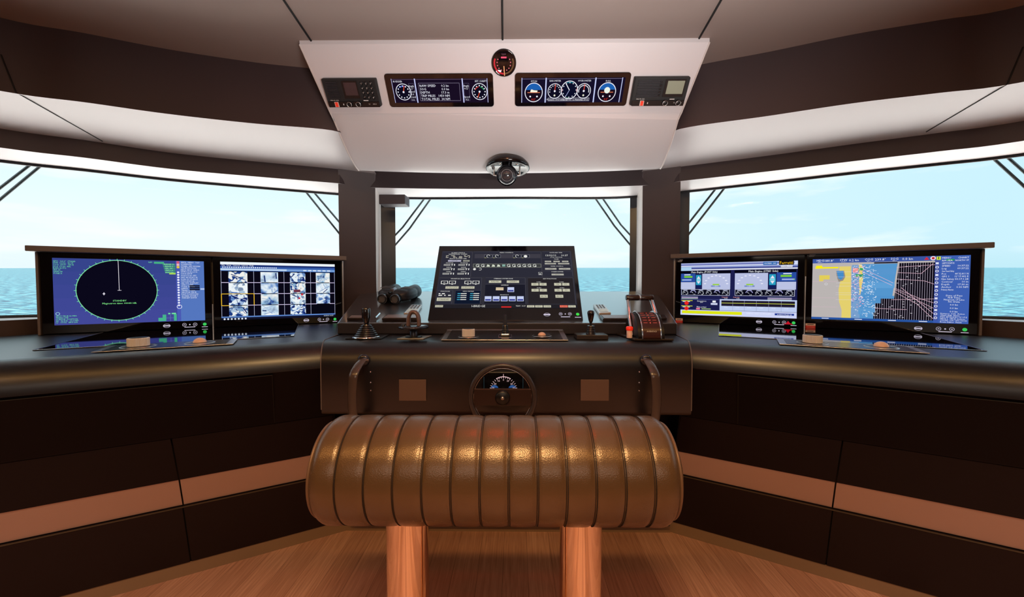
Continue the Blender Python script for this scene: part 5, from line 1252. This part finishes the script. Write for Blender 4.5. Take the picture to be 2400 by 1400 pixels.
# ------------------------------------------------------------------ leather roll seat
Rr2 = .1235; Cy, Cz = .948, .759; half = .403; NR = 13; rw = 2 * half / NR
seat = thing('leather_bench', 'brown ribbed leather roll bench on two polished posts in the foreground', 'bench', (XC, Cy, 0))
rows_ = []; NA = 96; xs = []
for i in range(NR):
    for k in range(10): xs.append(-half + rw * (i + k / 10))
xs.append(half)
def rad(x):
    t_ = ((x + half) / rw) % 1.0; t_ = 2 * t_ - 1
    if abs(abs(x) - half) < 1e-6: t_ = 1
    r_ = Rr2 - .0046 * (1 - math.sqrt(max(0, 1 - abs(t_) ** 3.2)))
    e = half - abs(x)
    if e < .03: r_ -= .016 * (1 - e / .03) ** 2
    return r_
for x in xs:
    r_ = rad(x); rows_.append([V((XC + x, Cy - r_ * math.cos(2 * PI * k / NA), Cz + r_ * math.sin(2 * PI * k / NA))) for k in range(NA + 1)])
mb = MB().grid(rows_)
for sgn in (-1, 1):
    e = [V((XC + sgn * half, Cy - rad(half) * math.cos(2 * PI * k / NA), Cz + rad(half) * math.sin(2 * PI * k / NA))) for k in range(NA)]
    e2 = [V((XC + sgn * (half + .014), Cy + (p.y - Cy) * .8, Cz + (p.z - Cz) * .8)) for p in e]
    mb.grid([e + e[:1], e2 + e2[:1]]); mb.poly(e2)
mb.build('roll_cushion', LEATHER, seat, weld=False)
st = MB(); sm_ = MB()
for i in range(1, NR):
    x = XC - half + rw * i
    L = [V((x, Cy - (Rr2 - .0044) * math.cos(a), Cz + (Rr2 - .0044) * math.sin(a))) for a in [2 * PI * k / 64 for k in range(64)]]
    sm_.tube(L, .0012, 6, closed=True)
    for k in range(110):
        a = -1.1 + 3.6 * k / 110
        c = V((x + .0032, Cy - (Rr2 - .0024) * math.cos(a), Cz + (Rr2 - .0024) * math.sin(a)))
        tdir = V((0, math.sin(a), math.cos(a))); nn = V((0, -math.cos(a), math.sin(a)))
        st.box(c, (.0018, .0038, .0030), (V((1, 0, 0)), tdir, nn))
sm_.build('seams', mat('seam_brown', (40, 24, 16), .7), seat); st.build('stitching', mat('thread', (36, 22, 16), .7), seat)
for sgn in (-1, 1):
    r_ = rad(half) + .003; x = XC + sgn * half
    MB().tube([V((x, Cy - r_ * math.cos(a), Cz + r_ * math.sin(a))) for a in [2 * PI * k / 64 for k in range(64)]], .0036, 10, closed=True).build('end_piping', PIPING, seat)
for xx in ((950 - 1209) * Cy / FPX, (1363 - 1209) * Cy / FPX):
    MB().lathe([(.0505, 0), (.0505, Cz - .07)], (xx, Cy, .002), UPZ, 56).build('post', POST, seat)
    MB().lathe([(.085, .001), (.085, .008), (.08, .012), (.052, .014)], (xx, Cy, 0), UPZ, 40).build('floor_flange', POST, seat)

# ------------------------------------------------------------------ lamps and added fill lights
light('amber_ceiling_lamp', 'AREA', (XC, -.06, ZC - .01), (0, 0, 0), 18, (1, .62, .27), .26, .12)
light('amber_ceiling_strip', 'AREA', (XC, -.06, ZC - .012), (0, 0, 0), 20, (1, .5, .14), 4.4, .03)
light('red_ceiling_lamp', 'AREA', (XC, 1.14, ZC - .01), (0, 0, 0), 1.1, (1, .05, .02), .16, .03)
light('red_ceiling_strip', 'AREA', (XC, 1.18, ZC - .012), (0, 0, 0), .9, (1, .05, .03), 2.2, .02)
for x in (-1.5, 1.5): light('floor_downlight', 'SPOT', (x, -.2, ZC - .01), (14, 0, 0), 120, (1, .80, .70), spot_size=1.2, spot_blend=.7, shadow_soft_size=.06)
light('post_reflection_fill', 'SPOT', (-.05, .12, ZC - .01), (0, 0, 0), 90, (1, .80, .66), spot_size=.52, spot_blend=.6, shadow_soft_size=.05)  # added fill: brightens the floor patch that the bench posts mirror
bl = light('overhead_fill', 'AREA', (.5, -.12, 1.0), (0, 0, 0), 7.5, (1, .97, .95), .5, .12, spread=1.35)  # added fill from below, lifts overhead panel and soffits; not a cabin fixture
bl.rotation_euler = V((-.2, math.cos(.72), math.sin(.72))).to_track_quat('-Z', 'Y').to_euler()
light('saloon_light', 'AREA', (0, -2.2, 1.9), (80, 0, 0), 9, (1, .84, .72), 2.4, .5)
S.view_settings.view_transform = 'Standard'; S.view_settings.look = 'None'; S.view_settings.exposure = 0; S.view_settings.gamma = 1
S.view_settings.use_curve_mapping = False
S.cycles.max_bounces = 8; S.cycles.diffuse_bounces = 4; S.cycles.sample_clamp_indirect = 6
